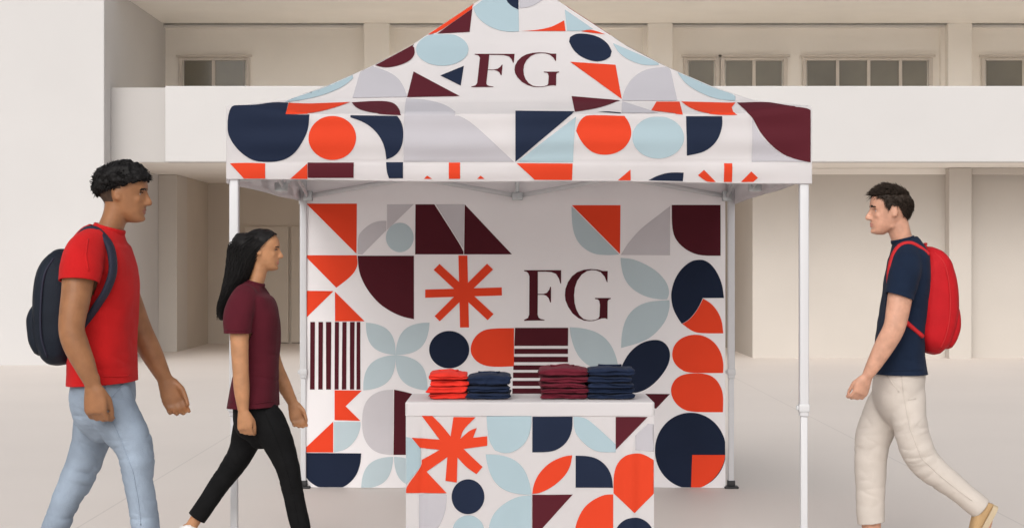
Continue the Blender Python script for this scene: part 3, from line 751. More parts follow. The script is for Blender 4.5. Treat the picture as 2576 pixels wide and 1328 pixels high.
def hand(mb, w, dirv, fwd, med, L, curl=1.0):
    dirv = dirv.normalized(); fwd = (fwd - dirv * fwd.dot(dirv)).normalized(); med = (med - dirv * med.dot(dirv) - fwd * med.dot(fwd)).normalized()
    k = L / .185
    rs = []
    for t, a, b_, o in ((-.14, .027, .021, 0), (0, .027, .020, 0), (.10, .033, .021, .002), (.28, .041, .018, .003), (.44, .042, .0155, 0), (.51, .039, .012, 0)):
        c = w + dirv * t * L + fwd * o * k
        rs.append([c + fwd * a * k * math.cos(x) + med * b_ * k * math.sin(x) for x in [2 * math.pi * j / 16 for j in range(16)]])
    mb.rings(rs)
    for off, ln, fan, c0 in ((.0290, .40, .04, .95), (.0098, .445, .01, 1.08), (-.0098, .415, -.02, 1.2), (-.0280, .33, -.06, 1.36)):
        p = w + dirv * .47 * L + fwd * off * k; pts = [p]; a = 0
        for q, (sl, ca) in enumerate(((.46, 26), (.31, 40), (.23, 30))):
            a += R(ca) * c0 * curl
            d = (dirv + fwd * fan).normalized() * math.cos(a) + med * math.sin(a)
            p = p + d * ln * L * sl; pts.append(p)
        mb.tube(pts, [.0094 * k, .0092 * k, .0083 * k, .0066 * k], 10)
        mb.ball(pts[-1], .0066 * k, 6); mb.ball(pts[0], .0100 * k, 6)
    p0 = w + dirv * .10 * L + fwd * .022 * k; p1 = p0 + (dirv * .80 + fwd * .36 + med * .42).normalized() * .25 * L
    p2 = p1 + (dirv * .95 - fwd * .02 + med * .30).normalized() * .19 * L; p3 = p2 + (dirv + med * .3 - fwd * .1).normalized() * .14 * L
    mb.tube([p0, p1, p2, p3], [.0155 * k, .0115 * k, .0100 * k, .0075 * k], 10); mb.ball(p3, .0075 * k, 6)

def strands(mb, lst, n=4):
    for pts, r in lst:
        N = len(pts); mb.tube(pts, [r * (1 - .8 * (i / (N - 1)) ** 2) for i in range(N)], n)

class Person:
    def __init__(s, d, fs): s.d, s.fs = d, fs
    def J(s, px, py, lat=0): return at(px, py, s.d + lat)
    def sec(s, q):               # (px, py, lateral m, half depth px, half width m)
        px, py, lat, hp, hw = q
        return (s.J(px, py, lat), hp * (s.d + lat) / F, hw)
def shrink(secs, m, k=1.0): return [(c, max(.012, a * k - m), max(.012, b_ * k - m)) for c, a, b_ in secs]
def wrinkle(bm, amp, fr, seed, folds=(), mul=1.15):
    """cloth folds: soft noise plus directed folds (centre, direction across folds, wavelength, radius, amplitude)"""
    for v in bm.verts:
        p = v.co; n_ = v.normal
        k = amp * (noise.noise(p * fr + Vector((seed, 0, 0))) + .45 * noise.noise(p * fr * 2.3 + Vector((0, seed, 0))))
        for c, dr, wl, rad, am in folds:
            d = p - c; w_ = math.exp(-(d.length / rad) ** 2)
            if w_ > .02:
                dn = dr.normalized(); al = d - dn * d.dot(dn)
                q = dn * (d.dot(dn) / wl * .9) + al / (wl * 5.5) + Vector((seed, -seed, seed))
                q += .16 * noise.noise_vector(p * 5 + Vector((seed, 0, 0)))
                r_ = 1 - 2 * abs(noise.noise(q)); k += am * mul * w_ * (.22 * noise.noise(q * 1.3 + Vector((9, 1, 4))) - .55 * max(0, r_) ** 4 * max(0, min(1, .5 + 1.6 * noise.noise(p * 9 + Vector((3, seed, 2))))))
        v.co = p + n_ * k
def cut(bm, co, no, test):
    """open hem: cut away what lies beyond the plane, only where test(centre) holds"""
    fs = [f for f in bm.faces if test(f.calc_center_median())]
    ed = {e for f in fs for e in f.edges}; vs_ = {v for f in fs for v in f.verts}
    r = bmesh.ops.bisect_plane(bm, geom=list(vs_) + list(ed) + fs, plane_co=co, plane_no=no, dist=1e-5)
    dead = [f for f in bm.faces if (f.calc_center_median() - co).dot(no) > 0 and test(f.calc_center_median())]
    bmesh.ops.delete(bm, geom=dead, context='FACES')
def shoe(name, heel, toe, up, w, mats, parent, hgt=.085):
    ax = toe - heel; L = ax.length; ax.normalize(); lat = up.cross(ax).normalized(); up = ax.cross(lat).normalized()
    mb = MB(); rs = []
    for t, h, ww in ((.01, .5, .62), (.05, .85, .8), (.15, 1.0, .88), (.28, 1.0, .88), (.42, .88, .88), (.58, .70, .95), (.74, .56, 1.04), (.88, .45, .95), (.96, .33, .7), (1, .2, .4)):
        c = heel + ax * t * L; ring = []
        for j in range(20):
            a = 2 * math.pi * j / 20; ca, sa = math.cos(a), math.sin(a)
            ring.append(c + lat * w / 2 * ww * math.copysign(abs(ca) ** .8, ca) + up * (.018 + (hgt * h - .018) * (.5 + .5 * math.copysign(abs(sa) ** .7, sa))))
        rs.append(ring)
    mb.rings(rs); o = mb.build(name, mats[0], parent, True)
    mb = MB(); rs = []
    out = [(0, .35), (.03, .7), (.12, .86), (.3, .86), (.45, .84), (.6, .96), (.75, 1.08), (.88, 1.0), (.96, .76), (1.01, .35)]
    ring = [heel + ax * t * L + lat * w / 2 * 1.05 * ww for t, ww in out] + [heel + ax * t * L - lat * w / 2 * 1.05 * ww for t, ww in reversed(out)]
    rs = [[p + up * z for p in ring] for z in (0, .003, .022, .026)]
    mb.rings(rs); so_ = mb.build('sole', mats[1], o); so_.parent = o; so_.location = (0, 0, 0)
    return o

from mathutils.bvhtree import BVHTree
def seams(P, bm, lines, r=.0014):
    if not lines: return
    tree = BVHTree.FromBMesh(bm); mb = MB()
    for ln in lines:
        pts = []
        for (x0, y0), (x1, y1) in zip(ln[:-1], ln[1:]):
            n = max(2, int(math.hypot(x1 - x0, y1 - y0) / 6))
            for i in range(n):
                q = P.J(x0 + (x1 - x0) * i / n, y0 + (y1 - y0) * i / n)
                o = Vector((0, 0, H)); d = (q - o).normalized()
                hit = tree.ray_cast(o, d)
                if hit[0] is not None and (not pts or (hit[0] - pts[-1]).length < .05): pts.append(hit[0] + hit[1] * .0004)
        if len(pts) > 3: mb.tube(pts, r, 6)
    n0 = len(bm.faces); bm_plus(bm, mb); bm.faces.ensure_lookup_table()
    for f in bm.faces[n0:]: f.material_index = 1
def make_person(P, label, head, neck, torso, arms, legs, pelvis, mats, handL, feet, sleeves, hem, ankles, hairf, neckring, fold_t, fold_p, lower_name, seam_t=(), seam_p=()):
    skin, lip, brow, shirt_m, trs_m, hair_m, shoe_m = mats
    mb = MB()
    head.build(mb)
    mb.loft([P.sec(q) for q in neck], 20)
    mb.loft(shrink([P.sec(q) for q in torso[:-1]], .018), 28, 2.3)
    mb.loft(shrink([P.sec(q) for q in pelvis], .018), 28, 2.2)
    fw = Vector((P.fs, 0, 0))
    for A_ in arms:
        secs = [P.sec(q) for q in A_['s']]
        mb.loft(secs, 18)
        side = -1 if secs[-1][0].y < P.d else 1
        hd = P.J(*A_['tip']) - secs[-1][0]
        hand(mb, secs[-1][0], hd, fw + Vector((0, side * .25, 0)), Vector((0, -side, 0)) - fw * .18, handL, A_.get('curl', 1))
    for L_ in legs:
        secs = [P.sec(q) for q in L_['s']]
        mb.loft(shrink(secs, .014, .9)[:-1] + [P.sec(L_['ank'])], 18)
    for ft in feet:
        hl, te, an = P.J(*ft['heel']), P.J(*ft['toe']), P.J(*ft['ank'])
        ax = (te - hl)
        mb.loft([(an, .034, .032), (an * .6 + (hl + ax * .25) * .4, .036, .032), (hl + ax * .45, .026, .034), (hl + ax * .85, .02, .03)], 14, lat=Vector((0, 1, 0)))
    bm = remesh(mb, .0052, 3)
    for v in bm.verts: v.co = head.sculpt(v.co)
    body = bm_object(bm, 'person', [skin, lip, brow])
    me = body.data
    for f in me.polygons:
        u, ff, l = head.inv(f.center)
        if ff > .2 and abs(l) < .26:
            if .158 < u < .247 and abs(l) < .10 * (1 - ((u - .203) / .06) ** 2) and ff > .30: f.material_index = 1
            elif .512 < u < .530 and .07 < abs(l) < .185: f.material_index = 2
            elif .565 + .10 * (abs(l) - .12) * (abs(l) < .12) - .16 * max(0, abs(l) - .15) < u < .600 - .16 * max(0, abs(l) - .15) and .035 < abs(l) < .21: f.material_index = 2
    tag(body, label, 'person')
    # eyes
    for sd in (-1, 1):
        e = MB(); c = head.p(.497, .262, .128 * sd); r = .054 * head.s
        e.ball(c, r, 12)
        q = [sum((Vector(e.v[i]) for i in f), Vector()) / len(f) - c for f in e.f]
        e.m = [1 if d.normalized().dot((head.f + head.l * .12 * sd).normalized()) > .86 else 0 for d in q]
        e.build('eye', [WHITE_EYE, IRIS], body, True)
    # shirt
    mb = MB()
    mb.loft([P.sec(q) for q in torso], 32, 2.35)
    for sl_ in sleeves: mb.loft([P.sec(q) for q in sl_['s']], 22)
    bm = remesh(mb, .006, 8)
    cut(bm, hem[0], hem[1], lambda c: True)
    c, dz_, rf, rl = neckring
    cut(bm, c, (fw * dz_ + Vector((0, 0, rf))).normalized(), lambda q: abs(q.y - P.d) < .10 and abs(q.x - c.x) < .12 and q.z > c.z - .05)
    for sl_ in sleeves: cut(bm, sl_['co'], sl_['no'], lambda q: sl_['test'](q) and sl_['co'].z - .13 < q.z < sl_['co'].z + .1)
    bm.normal_update(); wrinkle(bm, .0055, 8, 3.1 * P.d, fold_t, 2.2)
    bmesh.ops.smooth_vert(bm, verts=[v for v in bm.verts if not v.is_boundary], factor=.4, use_axis_x=True, use_axis_y=True, use_axis_z=True)
    seams(P, bm, seam_t, .0011)
    sh = bm_object(bm, 't_shirt', [shirt_m, shirt_m], body, True, .004)
    mb = MB()
    pts = [c + fw * rf * math.cos(a) + Vector((0, rl * math.sin(a), -dz_ * math.cos(a))) for a in [2 * math.pi * i / 36 for i in range(37)]]
    mb.tube(pts, [(.0035, .010)] * 37, 8); cl = mb.build('collar', shirt_m, body, True); cl.parent = sh; cl.location = (0, 0, 0)
    # trousers
    mb = MB(); mb.loft([P.sec(q) for q in pelvis], 30, 2.2)
    for L_ in legs: mb.loft([P.sec(q) for q in L_['s']], 24)
    bm = remesh(mb, .0055, 26)
    for a in ankles: cut(bm, a[0], a[1], a[2])
    bm.normal_update(); wrinkle(bm, .0035, 8, 7.7 * P.d, fold_p, 2.2)
    bmesh.ops.smooth_vert(bm, verts=[v for v in bm.verts if not v.is_boundary], factor=.35, use_axis_x=True, use_axis_y=True, use_axis_z=True)
    seams(P, bm, seam_p)
    bm_object(bm, lower_name, [trs_m, trs_m], body, True, .004)
    for ft in feet: shoe('shoe', P.J(*ft['heel']), P.J(*ft['toe']), ft['up'], ft.get('w', .098), shoe_m, body, ft.get('h', .085))
    hairf(head, hair_m, body)
    return body

def scalp(head, keep, rng, n, k=1.02):
    out = []
    while len(out) < n:
        u = 1 - rng.random() ** 1.4 * .85; th = rng.uniform(-math.pi, math.pi)
        p = head.surf(u, th, k); uu, f, l = head.inv(p)
        if keep(uu, f, l): out.append((p, uu, f, l))
    return out
def hair_cap(head, keep, k, add, vox=.005, amp=.004, fr=60, extra=None):
    mb = MB(); head.shell(mb, k, add, .12, 1.0, 40, 40)
    if extra: extra(mb)
    bm = remesh(mb, vox, 2)
    bm.normal_update()
    for v in bm.verts: v.co += v.normal * amp * (noise.noise(v.co * fr) + .5 * noise.noise(v.co * fr * 2.2))
    dead = [f for f in bm.faces if not keep(*head.inv(f.calc_center_median()))]
    bmesh.ops.delete(bm, geom=dead, context='FACES')
    return bm
def bm_plus(bm, mb):
    vs_ = [bm.verts.new(p) for p in mb.v]
    for f in mb.f:
        try: bm.faces.new([vs_[i] for i in f])
        except ValueError: pass
def hair_curly(head, m, body):
    rng = random.Random(5)
    keep = lambda u, f, l: u > .60 + .38 * f + .12 * max(0, abs(l) - .2) and u > .42
    mb = MB()
    def extra(mb_):
        for p, u, f, l in scalp(head, keep, rng, 190, 1.06):
            r = rng.uniform(.011, .020); mb_.ball(p, (r, r, r * .9), 6)
    bm = hair_cap(head, keep, 1.05, .012, .0055, .006, 70, extra)
    bm_plus(bm, mb)
    lst = []
    for p, u, f, l in scalp(head, keep, rng, 1500, 1.12):
        n_ = (p - head.p(.6, -.05, 0)).normalized(); t = n_.orthogonal().normalized(); b_ = n_.cross(t)
        a0 = rng.uniform(0, 6.28); r = rng.uniform(.004, .008); ln = rng.uniform(.008, .024)
        lst.append(([p + n_ * (ln * i / 5 - .006) + (t * math.cos(a0 + i * 1.1) + b_ * math.sin(a0 + i * 1.1)) * r for i in range(6)], .0024))
    mb = MB(); strands(mb, lst, 4); bm_plus(bm, mb)
    # the cropped sides and nape
    keep2 = lambda u, f, l: .34 - .1 * (f < -.3) < u < .66 + .38 * f and f < -.10 + .5 * (u - .40) and not (abs(l) > .27 and abs(f + .06) < .075 and u < .56)
    mb = MB(); head.shell(mb, 1.012, .004, .15, .9, 40, 60)
    b2 = bmesh.new(); vs_ = [b2.verts.new(p) for p in mb.v]
    for f in mb.f: b2.faces.new([vs_[i] for i in f])
    bmesh.ops.delete(b2, geom=[f for f in b2.faces if not keep2(*head.inv(f.calc_center_median()))], context='FACES')
    tmp = MB(); tmp.frombm(b2); b2.free()
    n0 = len(bm.faces); bm_plus(bm, tmp); bm.faces.ensure_lookup_table()
    for f in bm.faces[n0:]: f.material_index = 1
    bm_object(bm, 'hair', [m, mat('cropped hair', (.055, .030, .018), .8, .3, 400, .3, 80)], body, True)
def hair_short(head, m, body):
    rng = random.Random(8)
    def line(f): return tab([(-.6, .30), (-.38, .30), (-.25, .40), (-.14, .58), (.0, .60), (.06, .50), (.12, .56), (.18, .74), (.33, .80), (.5, .82)], f)
    keep = lambda u, f, l: u > line(f) and not (abs(l) > .27 and -.14 < f < .02 and u < .56)
    bm = hair_cap(head, keep, 1.035, .012, .005, .004, 60)
    lst = []
    for p, u, f, l in scalp(head, keep, rng, 2600, 1.05):
        n_ = (p - head.p(.55, -.05, 0)).normalized()
        comb = head.f * (.9 if u > .75 else -.05) + head.u * (.1 if u > .8 else -.7) + head.l * rng.uniform(-.3, .3)
        d = (n_ * (.55 if u > .8 else .25) + comb * .8 + Vector((rng.uniform(-.2, .2), rng.uniform(-.2, .2), rng.uniform(-.2, .2)))).normalized()
        ln = (.032 if u > .78 else .016) * rng.uniform(.6, 1.2)
        lst.append(([p - n_ * .004, p + d * ln * .45 + n_ * .003, p + d * ln + Vector((0, 0, -.003))], .0019))
    mb = MB(); strands(mb, lst, 3); bm_plus(bm, mb)
    bm_object(bm, 'hair', [m], body, True)
def hair_long(P, mass):
    def f_(head, m, body):
        rng = random.Random(11)
        keep = lambda u, f, l: f < tab([(0, -.36), (.13, -.24), (.3, -.17), (.46, -.08), (.62, .03), (.74, .14), (.82, .22), (.9, .32), (.97, .42), (1.1, .5)], u) + .05 * abs(l)
        def extra(mb_): mb_.loft([P.sec(q) for q in mass], 22)
        mb = MB(); head.shell(mb, 1.05, .045, .1, 1.0, 40, 40); extra(mb)
        bm = remesh(mb, .006, 3); bm.normal_update()
        for v in bm.verts: v.co += v.normal * (.006 * noise.noise(Vector((v.co.x * 26, v.co.y * 26, v.co.z * 5))) + .003 * noise.noise(Vector((v.co.x * 60, v.co.y * 60, v.co.z * 9))))
        bmesh.ops.delete(bm, geom=[f for f in bm.faces if not keep(*head.inv(f.calc_center_median())) and head.inv(f.calc_center_median())[0] > .02], context='FACES')
        ms = [P.sec(q) for q in mass]; lst = []
        for p, u, f, l in scalp(head, lambda u, f, l: keep(u, f, l) and u > .3, rng, 1700, 1.14):
            ang = math.atan2(l, -(f + .05)); end = rng.random() ** .45; pts = [p * .99 + head.p(.55, -.05, 0) * .01]
            n0 = (p - head.p(.55, -.05, 0)).normalized()
            k0 = 0 if u > .45 else 1
            wob = rng.uniform(0, 6.28); wa = rng.uniform(.0015, .005)
            kk = 1.02 + rng.random() * .14
            ss = [0.0]; tgt = end
            N = 10
            for i in range(1, N + 1):
                t = k0 * .15 + (tgt * (len(ms) - 1)) * i / N
                j = min(int(t), len(ms) - 2); ft = t - j
                c = ms[j][0].lerp(ms[j + 1][0], ft); a = ms[j][1] * (1 - ft) + ms[j + 1][1] * ft; b_ = ms[j][2] * (1 - ft) + ms[j + 1][2] * ft
                q = c + (-head.f * math.cos(ang) * a + head.l * math.sin(ang) * b_) * kk
                q += Vector((math.sin(wob + i * 1.15), math.cos(wob * 1.7 + i * 1.0), 0)) * wa * (.3 + i / N)
                w_ = sstep(0, .35, i / N)
                pts.append((p + n0 * .004 + (q - p) * w_))
            lst.append((pts, rng.uniform(.0010, .0021)))
        mb = MB(); strands(mb, lst, 4); bm_plus(bm, mb)
        bm_object(bm, 'hair', [m], body, True)
    return f_

def backpack(P, secs, base, label, m, m2, straps, fs, pocket, loop):
    o = thing('backpack', base, label, 'backpack')
    mb = MB(); mb.loft([P.sec(q) for q in secs], 30, 3.2)
    bm = remesh(mb, .008, 4); bm.normal_update(); wrinkle(bm, .004, 8, 5.5 * P.d); bm_object(bm, 'main_compartment', [m], o)
    mb = MB(); mb.loft([P.sec(q) for q in pocket], 26, 3.0)
    bm = remesh(mb, .008, 4); bm.normal_update(); wrinkle(bm, .003, 10, 2.5 * P.d); bm_object(bm, 'front_pocket', [m], o)
    for s_ in straps:
        mb = MB(); pts = [P.J(*q) for q in s_]
        pp = [(p, 0, 0) for p in pts]
        sm_ = [q[0] for q in densify(pp, 5)]
        mb.tube(sm_, [(.026, .0115)] * len(sm_), 10, flat=Vector((.15, 1, 0))); mb.build('shoulder_strap', m2, o, True)
    mb = MB(); mb.tube([P.J(*q) for q in loop], [(.010, .003)] * len(loop), 8, flat=Vector((0, 1, 0))); mb.build('haul_loop', m2, o, True)
    # zipper round the rim between back and front
    ring = []
    S_ = [P.sec(q) for q in secs]
    pl_ = [c + Vector((-fs * a * .32, -b_ * 1.0, 0)) for c, a, b_ in S_]
    pr_ = [c + Vector((-fs * a * .32, b_ * 1.0, 0)) for c, a, b_ in S_]
    mb = MB(); mb.tube([q[0] for q in densify([(p, 0, 0) for p in pl_], 4)], .004, 6); mb.build('zipper', m2, o, True)
    mb = MB(); mb.tube([q[0] for q in densify([(p, 0, 0) for p in pr_], 4)], .004, 6); mb.build('zipper', m2, o, True)
    return o
kc = dict(rough=.88, bump=.25, bscale=420, sheen=.03, spec=.12, var=.09, vscale=9)
RED_T = mat('red t-shirt cotton', (.50, .013, .014), **kc); MAR_T = mat('maroon t-shirt cotton', (.082, .010, .018), **kc); NAVY_T = mat('navy t-shirt cotton', (.009, .017, .038), **kc)
JEAN = mat('light blue denim', (.27, .325, .40), .85, .35, 300, .22, 7, spec=.15); BLACK = mat('black trouser cloth', (.008, .008, .0085), .85, .2, 300, .2, 10, spec=.1)
CREAM = mat('cream chino cotton', (.56, .505, .455), .85, .2, 300, .05, 8, spec=.2)
NAVY_P = mat('navy nylon backpack', (.008, .012, .021), .6, .3, 500, .15, 10, spec=.2); NAVY_S = mat('navy webbing strap', (.014, .016, .035), .7, .4, 300)
RED_P = mat('red nylon backpack', (.45, .009, .014), .6, .3, 500, .08, 10, spec=.15); RED_S = mat('red webbing strap', (.52, .012, .016), .7, .4, 300)
BLACK_H = mat('black hair', (.008, .007, .007), .6, 0, var=.2, vscale=60, spec=.18); BROWN_H = mat('dark brown hair', (.026, .017, .012), .6, 0, var=.25, vscale=60, spec=.2)
SH_W = mat('white sneaker leather', (.72, .71, .70), .5, .05, 200); SH_S = mat('white rubber sole', (.7, .69, .67), .6); SH_T = mat('tan suede', (.46, .30, .15), .9, .3, 300); SH_TS = mat('pale crepe sole', (.50, .40, .27), .8)
SK1 = skin_mat('deep brown skin', (.30, .135, .060)); SK2 = skin_mat('tan skin', (.44, .215, .105)); SK3 = skin_mat('fair skin', (.56, .30, .205))
LP1 = skin_mat('deep lip', (.25, .09, .06)); LP2 = skin_mat('rose lip', (.42, .15, .11)); LP3 = skin_mat('pale lip', (.52, .22, .17))
Z = Vector((0, 0, 1))

# --- man in red, walking right in front of the left wall
P = Person(5.74, 1); Y0 = P.d
hd = Head(P.J(313, 486), 146 * Y0 / F, 1, R(-3))
make_person(P, 'man in red t-shirt and light blue jeans walking right with a navy backpack', hd,
    [(266, 612, 0, 38, .06), (277, 578, 0, 32, .052), (291, 540, 0, 31, .050), (300, 500, 0, 34, .05)],
    [(275, 572, 0, 37, .064), (268, 588, 0, 52, .110), (261, 606, 0, 66, .160), (255, 640, 0, 76, .188), (257, 700, 0, 84, .186), (258, 780, 0, 84, .172), (258, 860, 0, 81, .163), (259, 950, 0, 83, .178), (259, 985, 0, 85, .183)],
    [{'s': [(222, 622, -.15, 38, .05), (203, 660, -.205, 42, .056), (192, 740, -.235, 38, .050), (180, 820, -.25, 33, .043), (190, 865, -.25, 33, .042), (212, 915, -.245, 28, .036), (233, 966, -.24, 19, .024)], 'tip': (242, 1041, -.235), 'curl': 1.15},
     {'s': [(270, 630, .15, 38, .05), (290, 690, .205, 40, .055), (322, 760, .22, 36, .048), (350, 828, .225, 32, .042), (382, 890, .23, 28, .037), (414, 952, .235, 19, .024)], 'tip': (437, 1006, .235), 'curl': .8}],
    [{'s': [(260, 950, -.06, 50, .07), (266, 1000, -.072, 66, .082), (300, 1060, -.085, 60, .088), (336, 1120, -.09, 49, .082), (347, 1190, -.092, 41, .074), (358, 1263, -.094, 37, .066), (366, 1328, -.095, 35, .060), (376, 1450, -.096, 36, .060), (378, 1580, -.097, 35, .058), (376, 1690, -.098, 35, .058)], 'ank': (376, 1690, -.098, 24, .03)},
     {'s': [(256, 950, .06, 50, .07), (250, 1000, .072, 64, .082), (240, 1060, .085, 55, .088), (226, 1120, .09, 47, .082), (203, 1182, .092, 44, .074), (168, 1255, .094, 38, .066), (140, 1326, .095, 35, .060), (95, 1440, .096, 35, .058), (52, 1560, .097, 33, .056), (38, 1610, .098, 33, .056)], 'ank': (40, 1608, .098, 24, .03)}],
    [(259, 925, 0, 68, .145), (259, 960, 0, 75, .163), (258, 1010, 0, 78, .166), (258, 1060, 0, 62, .135), (262, 1090, 0, 36, .09)],
    (SK1, LP1, BLACK_H, RED_T, JEAN, BLACK_H, (SH_W, SH_S)), .185,
    [{'heel': (335, 1737, -.098), 'toe': (545, 1737, -.098), 'ank': (376, 1690, -.098), 'up': Z, 'w': .1},
     {'heel': (0, 1590, .098), 'toe': (85, 1735, .098), 'ank': (40, 1608, .098), 'up': (P.J(85, 1590, .098) - P.J(0, 1735, .098)).normalized() * 1, 'w': .1}],
    [{'s': [(236, 612, -.11, 42, .06), (216, 634, -.165, 50, .066), (204, 672, -.212, 52, .070), (198, 712, -.232, 52, .066), (194, 742, -.24, 52, .064)],
      'co': P.J(199, 708, -.23), 'no': (P.J(194, 760, -.24) - P.J(203, 660, -.215)).normalized(), 'test': lambda c: c.y < 5.74 - .183},
     {'s': [(262, 612, .11, 42, .06), (274, 640, .165, 48, .066), (290, 690, .205, 50, .066), (300, 722, .215, 50, .064), (308, 745, .22, 50, .062)],
      'co': P.J(298, 715, .21), 'no': (P.J(310, 750, .22) - P.J(280, 670, .2)).normalized(), 'test': lambda c: c.y > 5.74 + .183}],
    (P.J(259, 962), Vector((.06, 0, -1)).normalized()),
    [(P.J(376, 1680), Vector((0, 0, -1)), lambda c: c.y < 5.74 and c.z < .3), (P.J(48, 1585), (P.J(38, 1610) - P.J(60, 1550)).normalized(), lambda c: c.y > 5.74 and c.z < .5)],
    hair_curly, (P.J(275, 577), .014, .049, .064),
    [(P.J(225, 735, -.22), Vector((.3, 0, 1)).normalized(), .035, .10, .004), (P.J(300, 860, -.15), Vector((.5, 0, .86)), .07, .22, .006), (P.J(250, 940, -.16), Vector((.2, 0, 1)), .05, .12, .005)],
    [(P.J(270, 1000, -.16), Vector((.25, 0, 1)), .035, .14, .005), (P.J(330, 1150, -.17), Vector((-.15, 0, 1)), .035, .16, .006), (P.J(200, 1190, .0), Vector((.5, 0, .86)), .04, .20, .006), (P.J(365, 1330, -.15), Vector((.1, 0, 1)), .03, .2, .005), (P.J(150, 1300, .05), Vector((.4, 0, 1)), .035, .2, .005), (P.J(285, 1070, -.16), Vector((.7, 0, .7)), .04, .1, .005)], 'jeans',
    [[(150, 702), (175, 706), (200, 704), (225, 701), (246, 697)], [(240, 945), (270, 947), (300, 946), (334, 943)], [(222, 600), (216, 640), (224, 690)]],
    [[(268, 960), (262, 1000), (282, 1060), (305, 1110), (335, 1190), (348, 1263), (355, 1328)], [(310, 965), (292, 985), (272, 1010)], [(222, 985), (225, 1030), (258, 1040), (262, 1000)]])
backpack(P, [(168, 650, 0, 36, .105), (156, 690, 0, 52, .135), (150, 760, 0, 54, .145), (150, 840, 0, 52, .145), (157, 893, 0, 40, .125)],
    P.J(150, 905), 'navy blue nylon backpack on the back of the man in red', NAVY_P, NAVY_S,
    [[(178, 640, -.115), (205, 590, -.12), (232, 576, -.122), (257, 592, -.128), (278, 625, -.150), (284, 680, -.176), (268, 730, -.184), (240, 775, -.17), (195, 850, -.14)],
     [(178, 640, .115), (205, 590, .12), (232, 576, .122), (262, 592, .128), (300, 625, .150), (312, 680, .174), (280, 740, .18), (240, 790, .17), (195, 850, .14)]],
    1, [(112, 770, 0, 20, .095), (106, 800, 0, 26, .11), (108, 850, 0, 24, .112), (118, 880, 0, 20, .10)],
    [(176, 648, -.03), (172, 630, -.03), (176, 622, 0), (172, 630, .03), (176, 648, .03)])

